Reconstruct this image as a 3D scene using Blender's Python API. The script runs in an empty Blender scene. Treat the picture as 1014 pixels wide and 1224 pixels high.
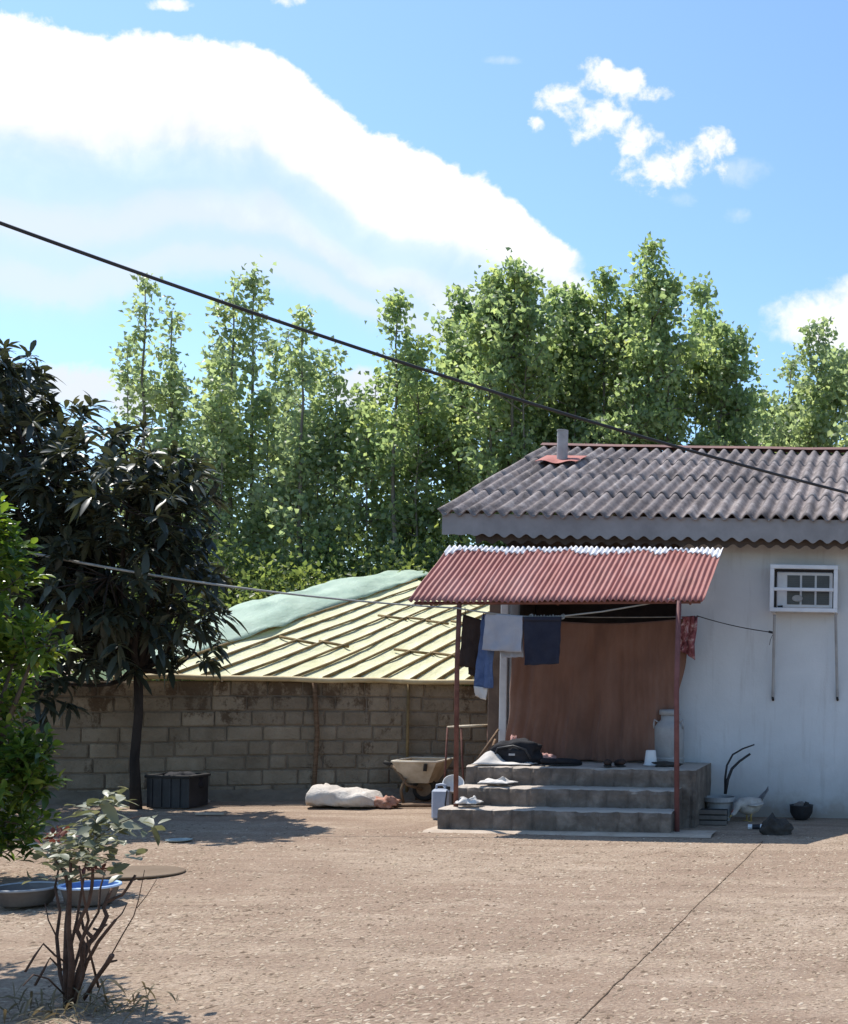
import bpy, math, random
import numpy as np
from mathutils import Vector, Matrix, noise as mnoise

random.seed(7)
rng = np.random.default_rng(11)
PI = math.pi
scene = bpy.context.scene
col = scene.collection

# ------------------------------------------------------------------ camera
ROLL = math.radians(1.0)
CR, SR = math.cos(ROLL), math.sin(ROLL)
F, CX, CY, CH = 1450.0, 1055.0, 818.0, 1.40

def at(px, py, Y):
    u = (px - CX) / F
    v = (CY - py) / F
    return Vector((Y * (u * CR - v * SR), Y, CH + Y * (u * SR + v * CR)))

def ground_at(px, py, z=0.0):
    u = (px - CX) / F
    v = (CY - py) / F
    k = u * SR + v * CR
    Y = (z - CH) / k
    p = at(px, py, Y)
    p.z = z
    return p

cam = bpy.data.cameras.new('camera')
cam_o = bpy.data.objects.new('camera', cam)
col.objects.link(cam_o)
cam_o.location = (0, 0, CH)
cam_o.rotation_euler = (Matrix.Rotation(math.radians(90), 3, 'X') @ Matrix.Rotation(ROLL, 3, 'Z')).to_euler()
cam.sensor_width = 36
cam.sensor_fit = 'AUTO'
cam.lens = F / 1224 * 36
cam.shift_x = (507 - CX) / 1224
cam.shift_y = (CY - 612) / 1224
cam.clip_end = 3000
scene.camera = cam_o

# ------------------------------------------------------------------ light
SUN = Vector((-0.47, 0.27, 1.0)).normalized()        # towards the sun
elev = math.asin(SUN.z)
sun = bpy.data.lights.new('sun', 'SUN')
sun.energy = 4.6
sun.angle = math.radians(0.53)
sun.color = (1.0, 0.955, 0.89)
sun_o = bpy.data.objects.new('sun', sun)
col.objects.link(sun_o)
sun_o.rotation_euler = SUN.to_track_quat('Z', 'Y').to_euler()
sun_o.location = (-20, 10, 40)

world = bpy.data.worlds.new('World')
scene.world = world
world.use_nodes = True
wt = world.node_tree
wt.nodes.clear()
def wn(t, **kw):
    n = wt.nodes.new(t)
    for k, v in kw.items():
        setattr(n, k, v)
    return n
def wl(a, b):
    wt.links.new(a, b)
def wmath(op, a, b=None, clamp=False):
    n = wn('ShaderNodeMath', operation=op)
    n.use_clamp = clamp
    for i, s in enumerate((a, b)):
        if s is None:
            continue
        if isinstance(s, (int, float)):
            n.inputs[i].default_value = s
        else:
            wl(s, n.inputs[i])
    return n.outputs[0]
def wsmooth(x, lo, hi, a=0.0, b=1.0):
    n = wn('ShaderNodeMapRange', interpolation_type='SMOOTHSTEP')
    wl(x, n.inputs[0])
    for i, v in enumerate((lo, hi, a, b)):
        n.inputs[i + 1].default_value = v
    return n.outputs[0]

sky = wn('ShaderNodeTexSky')
sky.sky_type = 'NISHITA'
sky.sun_disc = False
sky.sun_elevation = elev
sky.sun_rotation = math.atan2(SUN.x, SUN.y)
sky.altitude = 100
sky.air_density = 1.0
sky.dust_density = 0.6
sky.ozone_density = 1.6

tc = wn('ShaderNodeTexCoord')
sep = wn('ShaderNodeSeparateXYZ')
wl(tc.outputs['Generated'], sep.inputs[0])
ypos = wmath('MAXIMUM', sep.outputs[1], 0.02)
U = wmath('DIVIDE', sep.outputs[0], ypos)
V = wmath('DIVIDE', sep.outputs[2], ypos)
comb = wn('ShaderNodeCombineXYZ')
wl(U, comb.inputs[0]); wl(V, comb.inputs[1])
def wnoise(scale, detail=6, rough=0.6, off=0.0, dist=0.0):
    n = wn('ShaderNodeTexNoise')
    n.inputs['Scale'].default_value = scale
    n.inputs['Detail'].default_value = detail
    n.inputs['Roughness'].default_value = rough
    n.inputs['Distortion'].default_value = dist
    m = wn('ShaderNodeMapping')
    m.inputs['Location'].default_value = (off, off * 0.7, off * 0.3)
    wl(comb.outputs[0], m.inputs[0])
    wl(m.outputs[0], n.inputs['Vector'])
    return n.outputs[0]
def uv(px, py):
    u = (px - CX) / F; v = (CY - py) / F
    return (u * CR - v * SR, u * SR + v * CR)

n1 = wmath('SUBTRACT', wnoise(17, 8, 0.58, 1.3, 0.25), 0.5)
n2 = wmath('SUBTRACT', wnoise(5.5, 6, 0.55, 5.1, 0.4), 0.5)
nf = wmath('SUBTRACT', wnoise(60, 5, 0.6, 2.2, 0.2), 0.5)
# main cloud bank: distance below its upper edge
edge = [(-420, -130), (-150, -30), (0, 9), (90, 28), (200, 38), (330, 62), (385, 100), (440, 143), (500, 168), (530, 186), (600, 224), (650, 258), (684, 290), (720, 345), (780, 420), (860, 490)]
pts = [uv(*p) for p in edge]
u0, u1 = pts[0][0], pts[-1][0]
v0, v1 = 0.0, 0.8
fc = wn('ShaderNodeFloatCurve')
un = wmath('DIVIDE', wmath('SUBTRACT', U, u0), u1 - u0, clamp=True)
wl(un, fc.inputs['Value'])
cur = fc.mapping.curves[0]
for i, (pu, pv) in enumerate(pts):
    x = (pu - u0) / (u1 - u0); y = (pv - v0) / (v1 - v0)
    if i == 0:
        cur.points[0].location = (x, y)
    elif i == len(pts) - 1:
        cur.points[-1].location = (x, y)
    else:
        cur.points.new(x, y)
for p in cur.points:
    p.handle_type = 'AUTO_CLAMPED'
fc.mapping.update()
vtop = wmath('ADD', wmath('MULTIPLY', fc.outputs[0], v1 - v0), v0)
d = wmath('SUBTRACT', vtop, V)
right_fade = wsmooth(wmath('ADD', U, wmath('MULTIPLY', n1, 0.10)), uv(685, 330)[0], uv(722, 330)[0], 1.0, 0.0)
d_e = wmath('ADD', d, wmath('ADD', wmath('MULTIPLY', n1, 0.042), wmath('MULTIPLY', nf, 0.018)))
m_edge = wmath('MULTIPLY', wsmooth(d_e, 0.0, 0.008), right_fade)
# bands inside the bank, thinner towards its right end
taper = wsmooth(U, uv(0, 0)[0], uv(700, 0)[0], 1.0, 0.62)
dn = wmath('DIVIDE', wmath('ADD', d, wmath('ADD', wmath('MULTIPLY', n2, 0.085), wmath('MULTIPLY', n1, 0.03))), taper)
band = wn('ShaderNodeFloatCurve')
wl(wmath('DIVIDE', dn, 0.32, clamp=True), band.inputs['Value'])
bc = band.mapping.curves[0]
bpts = [(0, 1), (0.25, 1), (0.31, 0.88), (0.37, 0.5), (0.43, 0.42), (0.49, 0.66), (0.55, 0.78), (0.62, 0.5), (0.68, 0.72), (0.74, 0.4), (0.80, 0.08), (0.9, 0.05), (1, 0.1)]
for i, p in enumerate(bpts):
    if i == 0: bc.points[0].location = p
    elif i == len(bpts) - 1: bc.points[-1].location = p
    else: bc.points.new(*p)
band.mapping.update()
cloud = wmath('MULTIPLY', m_edge, band.outputs[0])
# small separate clouds
def blobs(lst, soft, namp, strength):
    acc = None
    for (px, py, rx, ry) in lst:
        bu, bv = uv(px, py)
        a = wmath('DIVIDE', wmath('SUBTRACT', U, bu), rx / F)
        b = wmath('DIVIDE', wmath('SUBTRACT', V, bv), ry / F)
        r2 = wmath('ADD', wmath('MULTIPLY', a, a), wmath('MULTIPLY', b, b))
        g = wmath('SUBTRACT', 1.0, r2)
        acc = g if acc is None else wmath('SMOOTH_MAX', acc, g)
    acc = wmath('MAXIMUM', acc, -3.0)
    e = wmath('ADD', acc, wmath('ADD', wmath('MULTIPLY', n1, namp), wmath('MULTIPLY', nf, namp * 0.8)))
    return wmath('MULTIPLY', wsmooth(e, -0.35, soft), strength)
small = blobs([(672, 122, 34, 20), (715, 145, 42, 27), (738, 100, 42, 17), (712, 82, 18, 14), (785, 112, 24, 12),
               (762, 165, 30, 24), (800, 198, 52, 30), (848, 170, 28, 18), (640, 150, 11, 11)], 1.15, 5.2, 0.97)
faint = blobs([(890, 206, 30, 18), (815, 238, 26, 10), (882, 258, 16, 10), (600, 72, 24, 6)], 2.2, 4.0, 0.35)
side = blobs([(985, 382, 66, 32), (1060, 372, 80, 44), (1010, 405, 70, 22)], 0.9, 2.2, 0.97)
top = blobs([(345, 0, 32, 10), (205, 6, 30, 8)], 1.2, 4.5, 0.9)
low = blobs([(92, 462, 66, 28), (20, 470, 60, 26), (160, 480, 40, 18), (430, 468, 44, 26)], 0.9, 2.4, 0.95)
for c in (small, faint, side, top, low):
    cloud = wmath('MAXIMUM', cloud, c)
cloud = wmath('MULTIPLY', cloud, wsmooth(sep.outputs[1], 0.15, 0.35))
cloud = wmath('MINIMUM', cloud, 1.0)
skyg = wn('ShaderNodeMix', data_type='RGBA', blend_type='MULTIPLY')
skyg.inputs[0].default_value = 1.0
wl(sky.outputs[0], skyg.inputs[6])
skyg.inputs[7].default_value = (0.84, 0.98, 1.06, 1)
mix = wn('ShaderNodeMix', data_type='RGBA')
wl(cloud, mix.inputs[0])
wl(skyg.outputs[2], mix.inputs[6])
cs = wn('ShaderNodeMix', data_type='RGBA')
wl(wsmooth(wmath('ADD', wmath('MULTIPLY', n2, 0.8), wmath('ADD', wmath('MULTIPLY', n1, 0.9), wmath('MULTIPLY', wmath('SUBTRACT', d, 0.03), 3.0))), 0.0, 0.42), cs.inputs[0])
cs.inputs[6].default_value = (5.3, 5.3, 5.35, 1)
cs.inputs[7].default_value = (4.15, 4.4, 4.75, 1)
wl(cs.outputs[2], mix.inputs[7])
bg = wn('ShaderNodeBackground')
bg.inputs[1].default_value = 0.15
wl(mix.outputs[2], bg.inputs[0])
out = wn('ShaderNodeOutputWorld')
wl(bg.outputs[0], out.inputs[0])

scene.view_settings.view_transform = 'Standard'
scene.view_settings.look = 'None'
scene.view_settings.exposure = 0.5
scene.view_settings.gamma = 1.0
scene.render.engine = 'CYCLES'
scene.cycles.max_bounces = 10
scene.cycles.diffuse_bounces = 6
scene.cycles.transmission_bounces = 8
scene.cycles.transparent_max_bounces = 8

# ------------------------------------------------------------------ materials
def new_mat(name):
    m = bpy.data.materials.new(name)
    m.use_nodes = True
    return m, m.node_tree, m.node_tree.nodes['Principled BSDF']

def rgba(c):
    return (c[0], c[1], c[2], 1)

def noise_node(nt, vec, scale, detail=6, rough=0.6, dist=0.0):
    n = nt.nodes.new('ShaderNodeTexNoise')
    n.inputs['Scale'].default_value = scale
    n.inputs['Detail'].default_value = detail
    n.inputs['Roughness'].default_value = rough
    n.inputs['Distortion'].default_value = dist
    nt.links.new(vec, n.inputs['Vector'])
    return n.outputs[0]

def ramp(nt, fac, stops):
    r = nt.nodes.new('ShaderNodeValToRGB')
    el = r.color_ramp.elements
    while len(el) < len(stops):
        el.new(0.5)
    for e, (p, c) in zip(el, stops):
        e.position = p
        e.color = rgba(c)
    nt.links.new(fac, r.inputs[0])
    return r.outputs[0]

def mixc(nt, fac, a, b, mode='MIX'):
    n = nt.nodes.new('ShaderNodeMix')
    n.data_type = 'RGBA'
    n.blend_type = mode
    for i, s in ((0, fac), (6, a), (7, b)):
        if isinstance(s, (int, float)):
            n.inputs[i].default_value = s
        elif isinstance(s, tuple):
            n.inputs[i].default_value = rgba(s)
        else:
            nt.links.new(s, n.inputs[i])
    return n.outputs[2]

def mth(nt, op, a, b=None):
    n = nt.nodes.new('ShaderNodeMath')
    n.operation = op
    for i, s in enumerate((a, b)):
        if s is None: continue
        if isinstance(s, (int, float)): n.inputs[i].default_value = s
        else: nt.links.new(s, n.inputs[i])
    return n.outputs[0]

def bump(nt, bsdf, h, strength, dist=0.02):
    b = nt.nodes.new('ShaderNodeBump')
    b.inputs['Strength'].default_value = strength
    b.inputs['Distance'].default_value = dist
    nt.links.new(h, b.inputs['Height'])
    nt.links.new(b.outputs[0], bsdf.inputs['Normal'])

def objvec(nt, scale=None):
    t = nt.nodes.new('ShaderNodeTexCoord')
    if scale is None:
        return t.outputs['Object']
    m = nt.nodes.new('ShaderNodeMapping')
    m.inputs['Scale'].default_value = scale
    nt.links.new(t.outputs['Object'], m.inputs[0])
    return m.outputs[0]

def worn(name, c1, c2, rough=0.85, scale=6, bstr=0.3, bscale=40, metal=0.0, spec=0.3, stretch=None, third=None, sheen=0.0, bdist=0.01):
    m, nt, b = new_mat(name)
    v = objvec(nt, stretch)
    n = noise_node(nt, v, scale, 8, 0.65, 0.3)
    stops = [(0.34, c1), (0.66, c2)]
    if third:
        stops = [(0.30, c1), (0.52, c2), (0.70, third)]
    nt.links.new(ramp(nt, n, stops), b.inputs['Base Color'])
    b.inputs['Roughness'].default_value = rough
    b.inputs['Metallic'].default_value = metal
    b.inputs['Specular IOR Level'].default_value = spec
    if sheen:
        b.inputs['Sheen Weight'].default_value = sheen
    if bstr:
        bump(nt, b, noise_node(nt, v, bscale, 6, 0.65), bstr, bdist)
    return m

def leafmat(name, stops, trans, tcol, rough=0.45, spec=0.4, nscale=1.2):
    m, nt, b = new_mat(name)
    g = nt.nodes.new('ShaderNodeNewGeometry')
    v = objvec(nt)
    n = noise_node(nt, v, nscale, 3, 0.6)
    f = mth(nt, 'ADD', mth(nt, 'MULTIPLY', g.outputs['Random Per Island'], 0.55), mth(nt, 'MULTIPLY', mth(nt, 'SUBTRACT', n, 0.28), 1.0))
    c = ramp(nt, f, stops)
    nt.links.new(c, b.inputs['Base Color'])
    b.inputs['Roughness'].default_value = rough
    b.inputs['Specular IOR Level'].default_value = spec
    t = nt.nodes.new('ShaderNodeBsdfTranslucent')
    nt.links.new(mixc(nt, 1.0, c, tcol, 'MULTIPLY'), t.inputs[0])
    ms = nt.nodes.new('ShaderNodeMixShader')
    ms.inputs[0].default_value = trans
    nt.links.new(b.outputs[0], ms.inputs[1])
    nt.links.new(t.outputs[0], ms.inputs[2])
    nt.links.new(ms.outputs[0], nt.nodes['Material Output'].inputs[0])
    return m

MT = {}
# yard soil
m, nt, b = new_mat('yard_soil')
v = objvec(nt)
big = noise_node(nt, objvec(nt, (0.55, 1.0, 1)), 0.75, 6, 0.65, 0.6)
mid = noise_node(nt, v, 5, 8, 0.7, 0.2)
fin = noise_node(nt, v, 55, 6, 0.75)
c = ramp(nt, mid, [(0.28, (0.30, 0.228, 0.158)), (0.5, (0.425, 0.33, 0.244)), (0.72, (0.51, 0.408, 0.31))])
c = mixc(nt, ramp(nt, big, [(0.38, (0.0, 0.0, 0.0)), (0.62, (0.85, 0.85, 0.85))]), c, (0.285, 0.202, 0.146))
rut = noise_node(nt, objvec(nt, (0.35, 2.6, 1)), 1.6, 7, 0.68, 0.5)
c = mixc(nt, ramp(nt, rut, [(0.50, (0, 0, 0)), (0.66, (0.75, 0.75, 0.75))]), c, (0.25, 0.18, 0.13))
c = mixc(nt, ramp(nt, rut, [(0.30, (0.55, 0.55, 0.55)), (0.42, (0, 0, 0))]), c, (0.54, 0.43, 0.33))
c = mixc(nt, ramp(nt, fin, [(0.40, (0.65, 0.65, 0.65)), (0.60, (0, 0, 0))]), c, (0.185, 0.125, 0.09))
c = mixc(nt, ramp(nt, fin, [(0.62, (0, 0, 0)), (0.72, (0.6, 0.6, 0.6))]), c, (0.58, 0.47, 0.36))
vor = nt.nodes.new('ShaderNodeTexVoronoi'); vor.inputs['Scale'].default_value = 34; nt.links.new(v, vor.inputs['Vector'])
c = mixc(nt, ramp(nt, vor.outputs['Distance'], [(0.10, (0.35, 0.35, 0.35)), (0.26, (0, 0, 0))]), c, (0.48, 0.385, 0.295))
nt.links.new(c, b.inputs['Base Color'])
b.inputs['Roughness'].default_value = 0.95
b.inputs['Specular IOR Level'].default_value = 0.1
h = mth(nt, 'ADD', mth(nt, 'MULTIPLY', fin, 0.5), mth(nt, 'ADD', mth(nt, 'MULTIPLY', mid, 1.6), mth(nt, 'MULTIPLY', vor.outputs['Distance'], -0.35)))
bump(nt, b, h, 0.7, 0.03)
MT['soil'] = m

MT['chips'] = None
m, nt, b = new_mat('loose_chips')
g = nt.nodes.new('ShaderNodeNewGeometry')
nt.links.new(ramp(nt, g.outputs['Random Per Island'], [(0.0, (0.13, 0.09, 0.06)), (0.4, (0.31, 0.235, 0.165)), (0.85, (0.40, 0.315, 0.232)), (0.99, (0.46, 0.375, 0.285))]), b.inputs['Base Color'])
b.inputs['Roughness'].default_value = 0.9; b.inputs['Specular IOR Level'].default_value = 0.15
MT['chips'] = m

# house wall: limewash with splash dirt at its foot
m, nt, b = new_mat('limewash_wall')
v = objvec(nt)
n = noise_node(nt, v, 1.3, 6, 0.6, 0.3)
c = ramp(nt, n, [(0.3, (0.50, 0.53, 0.555)), (0.7, (0.60, 0.63, 0.655))])
s = nt.nodes.new('ShaderNodeSeparateXYZ'); nt.links.new(nt.nodes.new('ShaderNodeNewGeometry').outputs['Position'], s.inputs[0])
n2 = noise_node(nt, v, 3.5, 7, 0.7)
hgt = mth(nt, 'ADD', s.outputs[2], mth(nt, 'MULTIPLY', mth(nt, 'SUBTRACT', n2, 0.5), 0.5))
c = mixc(nt, ramp(nt, hgt, [(0.05, (0.9, 0.9, 0.9)), (0.25, (0.35, 0.35, 0.35)), (0.75, (0, 0, 0))]), c, (0.26, 0.225, 0.19))
sv = noise_node(nt, objvec(nt, (6, 6, 0.5)), 1.6, 6, 0.7)
c = mixc(nt, ramp(nt, sv, [(0.54, (0, 0, 0)), (0.78, (0.5, 0.5, 0.5))]), c, (0.30, 0.29, 0.285))
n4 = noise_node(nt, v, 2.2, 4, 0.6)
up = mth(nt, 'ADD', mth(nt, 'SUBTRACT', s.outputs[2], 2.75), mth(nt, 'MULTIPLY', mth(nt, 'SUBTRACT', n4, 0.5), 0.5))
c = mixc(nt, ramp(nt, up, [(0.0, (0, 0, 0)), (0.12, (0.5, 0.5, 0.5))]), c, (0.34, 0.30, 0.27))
nt.links.new(c, b.inputs['Base Color'])
b.inputs['Roughness'].default_value = 0.9
bump(nt, b, noise_node(nt, v, 22, 8, 0.7), 0.25, 0.02)
MT['limewash'] = m

MT['mud_wall'] = worn('mud_plaster', (0.10, 0.07, 0.055), (0.17, 0.12, 0.09), 0.9, 4, 0.4, 20)
MT['asbestos'] = worn('fibre_cement_sheet', (0.12, 0.10, 0.095), (0.245, 0.21, 0.20), 0.9, 5, 0.7, 24, third=(0.37, 0.335, 0.32), bdist=0.02)
nt = MT['asbestos'].node_tree; b = nt.nodes['Principled BSDF']
src = b.inputs['Base Color'].links[0].from_socket
sh_ = noise_node(nt, objvec(nt, (1.1, 0.25, 0.25)), 1.4, 4, 0.55)
c = mixc(nt, 1.0, src, ramp(nt, sh_, [(0.35, (0.66, 0.64, 0.64)), (0.65, (1.12, 1.1, 1.08))]), 'MULTIPLY')
ln_ = noise_node(nt, objvec(nt), 14, 5, 0.7)
c = mixc(nt, ramp(nt, ln_, [(0.60, (0, 0, 0)), (0.68, (0.6, 0.6, 0.6))]), c, (0.42, 0.39, 0.35))
c = mixc(nt, ramp(nt, noise_node(nt, objvec(nt, (5, 0.8, 0.8)), 1.8, 6, 0.7), [(0.54, (0, 0, 0)), (0.66, (0.7, 0.7, 0.7))]), c, (0.07, 0.058, 0.052))
nt.links.new(c, b.inputs['Base Color'])
MT['fascia'] = worn('grey_fascia', (0.19, 0.185, 0.188), (0.27, 0.265, 0.268), 0.8, 2.5, 0.15, 30)
MT['red_metal'] = worn('red_iron_sheet', (0.235, 0.080, 0.068), (0.31, 0.115, 0.098), 0.6, 2.2, 0.1, 40, spec=0.3, stretch=(1, 0.4, 1), third=(0.36, 0.165, 0.145))
nt = MT['red_metal'].node_tree; b = nt.nodes['Principled BSDF']
src = b.inputs['Base Color'].links[0].from_socket
c = mixc(nt, ramp(nt, noise_node(nt, objvec(nt, (3, 0.7, 0.7)), 2.6, 7, 0.72), [(0.52, (0, 0, 0)), (0.68, (0.55, 0.55, 0.55))]), src, (0.17, 0.07, 0.05))
c = mixc(nt, ramp(nt, noise_node(nt, objvec(nt, (2, 0.5, 0.5)), 1.1, 5, 0.6), [(0.50, (0, 0, 0)), (0.70, (0.5, 0.5, 0.5))]), c, (0.46, 0.27, 0.24))
nt.links.new(c, b.inputs['Base Color'])
MT['plaster'] = worn('white_plaster', (0.62, 0.6, 0.6), (0.82, 0.81, 0.82), 0.9, 20, 0.6, 60)
MT['rust_pole'] = worn('rusty_pole', (0.10, 0.04, 0.03), (0.20, 0.085, 0.065), 0.75, 9, 0.3, 60)
MT['red_pole'] = worn('red_painted_pole', (0.13, 0.05, 0.048), (0.19, 0.08, 0.075), 0.7, 9, 0.2, 60)
MT['flash'] = worn('red_flashing', (0.30, 0.09, 0.07), (0.38, 0.13, 0.10), 0.7, 8, 0.2, 40)
MT['ridge_red'] = worn('dull_red_ridge', (0.13, 0.065, 0.055), (0.20, 0.10, 0.085), 0.8, 5, 0.2, 40)
MT['pipe'] = worn('grey_pipe', (0.30, 0.28, 0.27), (0.42, 0.40, 0.39), 0.7, 8, 0.2, 40)
MT['white_paint'] = worn('white_paint', (0.50, 0.52, 0.55), (0.62, 0.64, 0.66), 0.5, 5, 0.05, 50)
MT['grey_paint'] = worn('grey_paint', (0.30, 0.30, 0.31), (0.42, 0.42, 0.43), 0.6, 5, 0.05, 50)
MT['dark_int'] = worn('dark_plaster_eave_shade', (0.05, 0.04, 0.036), (0.09, 0.07, 0.06), 0.9, 4, 0.2, 30)  # porch plaster, also the dark colour of the eave shade strip
MT['wood'] = worn('weathered_wood', (0.10, 0.06, 0.035), (0.22, 0.14, 0.085), 0.85, 7, 0.5, 50, stretch=(1, 1, 6))
MT['pole_wood'] = worn('rafter_wood', (0.16, 0.105, 0.045), (0.28, 0.20, 0.095), 0.85, 6, 0.5, 40)
MT['concrete'] = worn('step_concrete', (0.085, 0.068, 0.056), (0.155, 0.126, 0.104), 0.92, 5, 0.7, 22, third=(0.26, 0.215, 0.18), bdist=0.02)
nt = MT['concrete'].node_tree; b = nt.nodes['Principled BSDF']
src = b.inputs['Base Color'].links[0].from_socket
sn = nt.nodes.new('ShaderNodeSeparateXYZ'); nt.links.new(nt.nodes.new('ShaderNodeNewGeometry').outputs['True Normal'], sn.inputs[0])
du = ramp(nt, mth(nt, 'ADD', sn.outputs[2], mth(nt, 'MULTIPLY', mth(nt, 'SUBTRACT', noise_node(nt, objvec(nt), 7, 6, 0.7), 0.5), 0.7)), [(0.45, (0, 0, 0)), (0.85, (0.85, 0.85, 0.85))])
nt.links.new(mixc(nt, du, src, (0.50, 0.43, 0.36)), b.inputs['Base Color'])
MT['apron'] = worn('pale_concrete', (0.36, 0.285, 0.215), (0.50, 0.41, 0.325), 0.95, 4, 0.5, 26)
MT['glass_dark'] = worn('dark_vent', (0.03, 0.033, 0.036), (0.055, 0.06, 0.062), 0.35, 5, 0.0, 30, spec=0.5)
MT['black'] = worn('black_plastic', (0.012, 0.012, 0.014), (0.03, 0.03, 0.034), 0.5, 6, 0.2, 40, spec=0.4)
MT['black_cloth'] = worn('black_cloth', (0.012, 0.012, 0.015), (0.025, 0.025, 0.03), 0.9, 6, 0.5, 60)
MT['rubber'] = worn('rubber', (0.02, 0.019, 0.018), (0.04, 0.037, 0.034), 0.85, 6, 0.2, 40)
MT['navy'] = worn('navy_cloth', (0.012, 0.014, 0.028), (0.024, 0.027, 0.045), 0.95, 5, 0.4, 120, sheen=0.1)
MT['grey_cloth'] = worn('grey_cloth', (0.29, 0.30, 0.34), (0.36, 0.37, 0.41), 0.95, 5, 0.3, 120)
MT['brown_cloth'] = worn('brown_cloth', (0.028, 0.018, 0.016), (0.05, 0.034, 0.03), 0.95, 5, 0.4, 100)
MT['jeans'] = worn('denim', (0.05, 0.085, 0.19), (0.11, 0.16, 0.29), 0.95, 7, 0.4, 150)
MT['white_cloth'] = worn('white_cloth', (0.46, 0.43, 0.40), (0.64, 0.61, 0.57), 0.95, 6, 0.3, 60)
MT['pink_cloth'] = worn('pink_cloth', (0.40, 0.20, 0.18), (0.58, 0.36, 0.32), 0.95, 12, 0.3, 60)
MT['curtain'] = worn('rust_curtain', (0.135, 0.068, 0.047), (0.19, 0.10, 0.070), 0.95, 1.3, 0.5, 110, sheen=0.1, stretch=(2.2, 1, 0.9), third=(0.235, 0.135, 0.10))
MT['floral'] = worn('floral_cloth', (0.06, 0.02, 0.03), (0.24, 0.08, 0.09), 0.95, 16, 0.3, 60, third=(0.62, 0.48, 0.48))
MT['can_white'] = worn('dull_white_metal', (0.25, 0.255, 0.26), (0.36, 0.365, 0.37), 0.5, 5, 0.1, 40)
MT['white_plastic'] = worn('white_plastic', (0.66, 0.66, 0.66), (0.76, 0.76, 0.76), 0.5, 5, 0.05, 40)
MT['blue_grey'] = worn('blue_grey_plastic', (0.30, 0.34, 0.42), (0.42, 0.46, 0.54), 0.5, 5, 0.05, 40)
MT['blue'] = worn('blue_plastic', (0.10, 0.19, 0.44), (0.17, 0.28, 0.55), 0.4, 5, 0.05, 40)
MT['pale_blue'] = worn('pale_blue_rim', (0.35, 0.5, 0.75), (0.5, 0.64, 0.84), 0.4, 5, 0.05, 40)
MT['basin_dark'] = worn('worn_grey_basin', (0.10, 0.085, 0.075), (0.18, 0.155, 0.135), 0.7, 6, 0.2, 40)
MT['tray_brown'] = worn('muddy_brown_metal', (0.13, 0.088, 0.055), (0.175, 0.125, 0.082), 0.75, 3, 0.1, 30)
MT['water'] = worn('soapy_water', (0.08, 0.15, 0.28), (0.16, 0.26, 0.40), 0.15, 5, 0.05, 20)
MT['teal'] = worn('teal_plastic', (0.28, 0.35, 0.34), (0.38, 0.43, 0.42), 0.5, 5, 0.0, 40)
MT['sack'] = worn('woven_sack', (0.47, 0.42, 0.37), (0.64, 0.59, 0.53), 0.9, 4, 0.6, 40, bdist=0.03)
MT['sack_red'] = worn('red_sack_mouth', (0.36, 0.15, 0.10), (0.50, 0.30, 0.22), 0.9, 12, 0.5, 40)
MT['barrow'] = worn('weathered_barrow', (0.34, 0.27, 0.18), (0.55, 0.47, 0.36), 0.7, 5, 0.3, 40)
MT['tan_edge'] = worn('tan_film_edge', (0.42, 0.32, 0.17), (0.60, 0.50, 0.30), 0.7, 5, 0.2, 40)
MT['barrow_rim'] = worn('pale_rim', (0.55, 0.48, 0.37), (0.72, 0.65, 0.54), 0.6, 5, 0.2, 40)
MT['barrow_leg'] = worn('barrow_leg_iron', (0.13, 0.085, 0.05), (0.22, 0.15, 0.09), 0.7, 6, 0.2, 40)
MT['block'] = worn('cement_block', (0.22, 0.172, 0.12), (0.32, 0.258, 0.185), 0.95, 3.0, 0.9, 24, third=(0.40, 0.33, 0.245), bdist=0.03)
# block wall gets mossy runs from its top
nt = MT['block'].node_tree; b = nt.nodes['Principled BSDF']
src = b.inputs['Base Color'].links[0].from_socket
v = objvec(nt)
s = nt.nodes.new('ShaderNodeSeparateXYZ'); nt.links.new(nt.nodes.new('ShaderNodeNewGeometry').outputs['Position'], s.inputs[0])
nn = noise_node(nt, objvec(nt, (1.2, 1.2, 0.8)), 2.6, 9, 0.78, 0.2)
hh = mth(nt, 'ADD', mth(nt, 'MULTIPLY', mth(nt, 'SUBTRACT', s.outputs[2], 0.7), 0.16), mth(nt, 'ADD', mth(nt, 'MULTIPLY', mth(nt, 'SUBTRACT', nn, 0.5), 1.35), 0.5))
c = mixc(nt, ramp(nt, hh, [(0.57, (0, 0, 0)), (0.66, (0.85, 0.85, 0.85))]), src, (0.085, 0.050, 0.028))
rnd = nt.nodes.new('ShaderNodeNewGeometry')
c = mixc(nt, mth(nt, 'MULTIPLY', rnd.outputs['Random Per Island'], 0.45), c, (0.12, 0.095, 0.07))
nt.links.new(c, b.inputs['Base Color'])
MT['mortar'] = worn('old_mortar', (0.15, 0.118, 0.085), (0.23, 0.185, 0.14), 0.95, 6, 0.8, 30)
MT['bark'] = worn('bark', (0.06, 0.045, 0.035), (0.14, 0.11, 0.085), 0.95, 8, 0.8, 24, stretch=(1, 1, 0.3))
MT['pale_bark'] = worn('pale_poplar_bark', (0.11, 0.10, 0.085), (0.20, 0.185, 0.16), 0.9, 4, 0.5, 16, stretch=(1, 1, 0.3))
MT['dark_bark'] = worn('dark_bark', (0.022, 0.017, 0.015), (0.05, 0.04, 0.034), 0.95, 8, 0.8, 24, stretch=(1, 1, 0.3))
MT['rose_stem'] = worn('rose_stem', (0.05, 0.03, 0.022), (0.12, 0.07, 0.05), 0.9, 14, 0.6, 50)
MT['cable'] = worn('black_cable', (0.018, 0.019, 0.022), (0.035, 0.036, 0.04), 0.6, 6, 0.0, 40)
MT['rope'] = worn('pale_rope', (0.22, 0.22, 0.20), (0.34, 0.335, 0.31), 0.85, 12, 0.3, 80)
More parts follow.
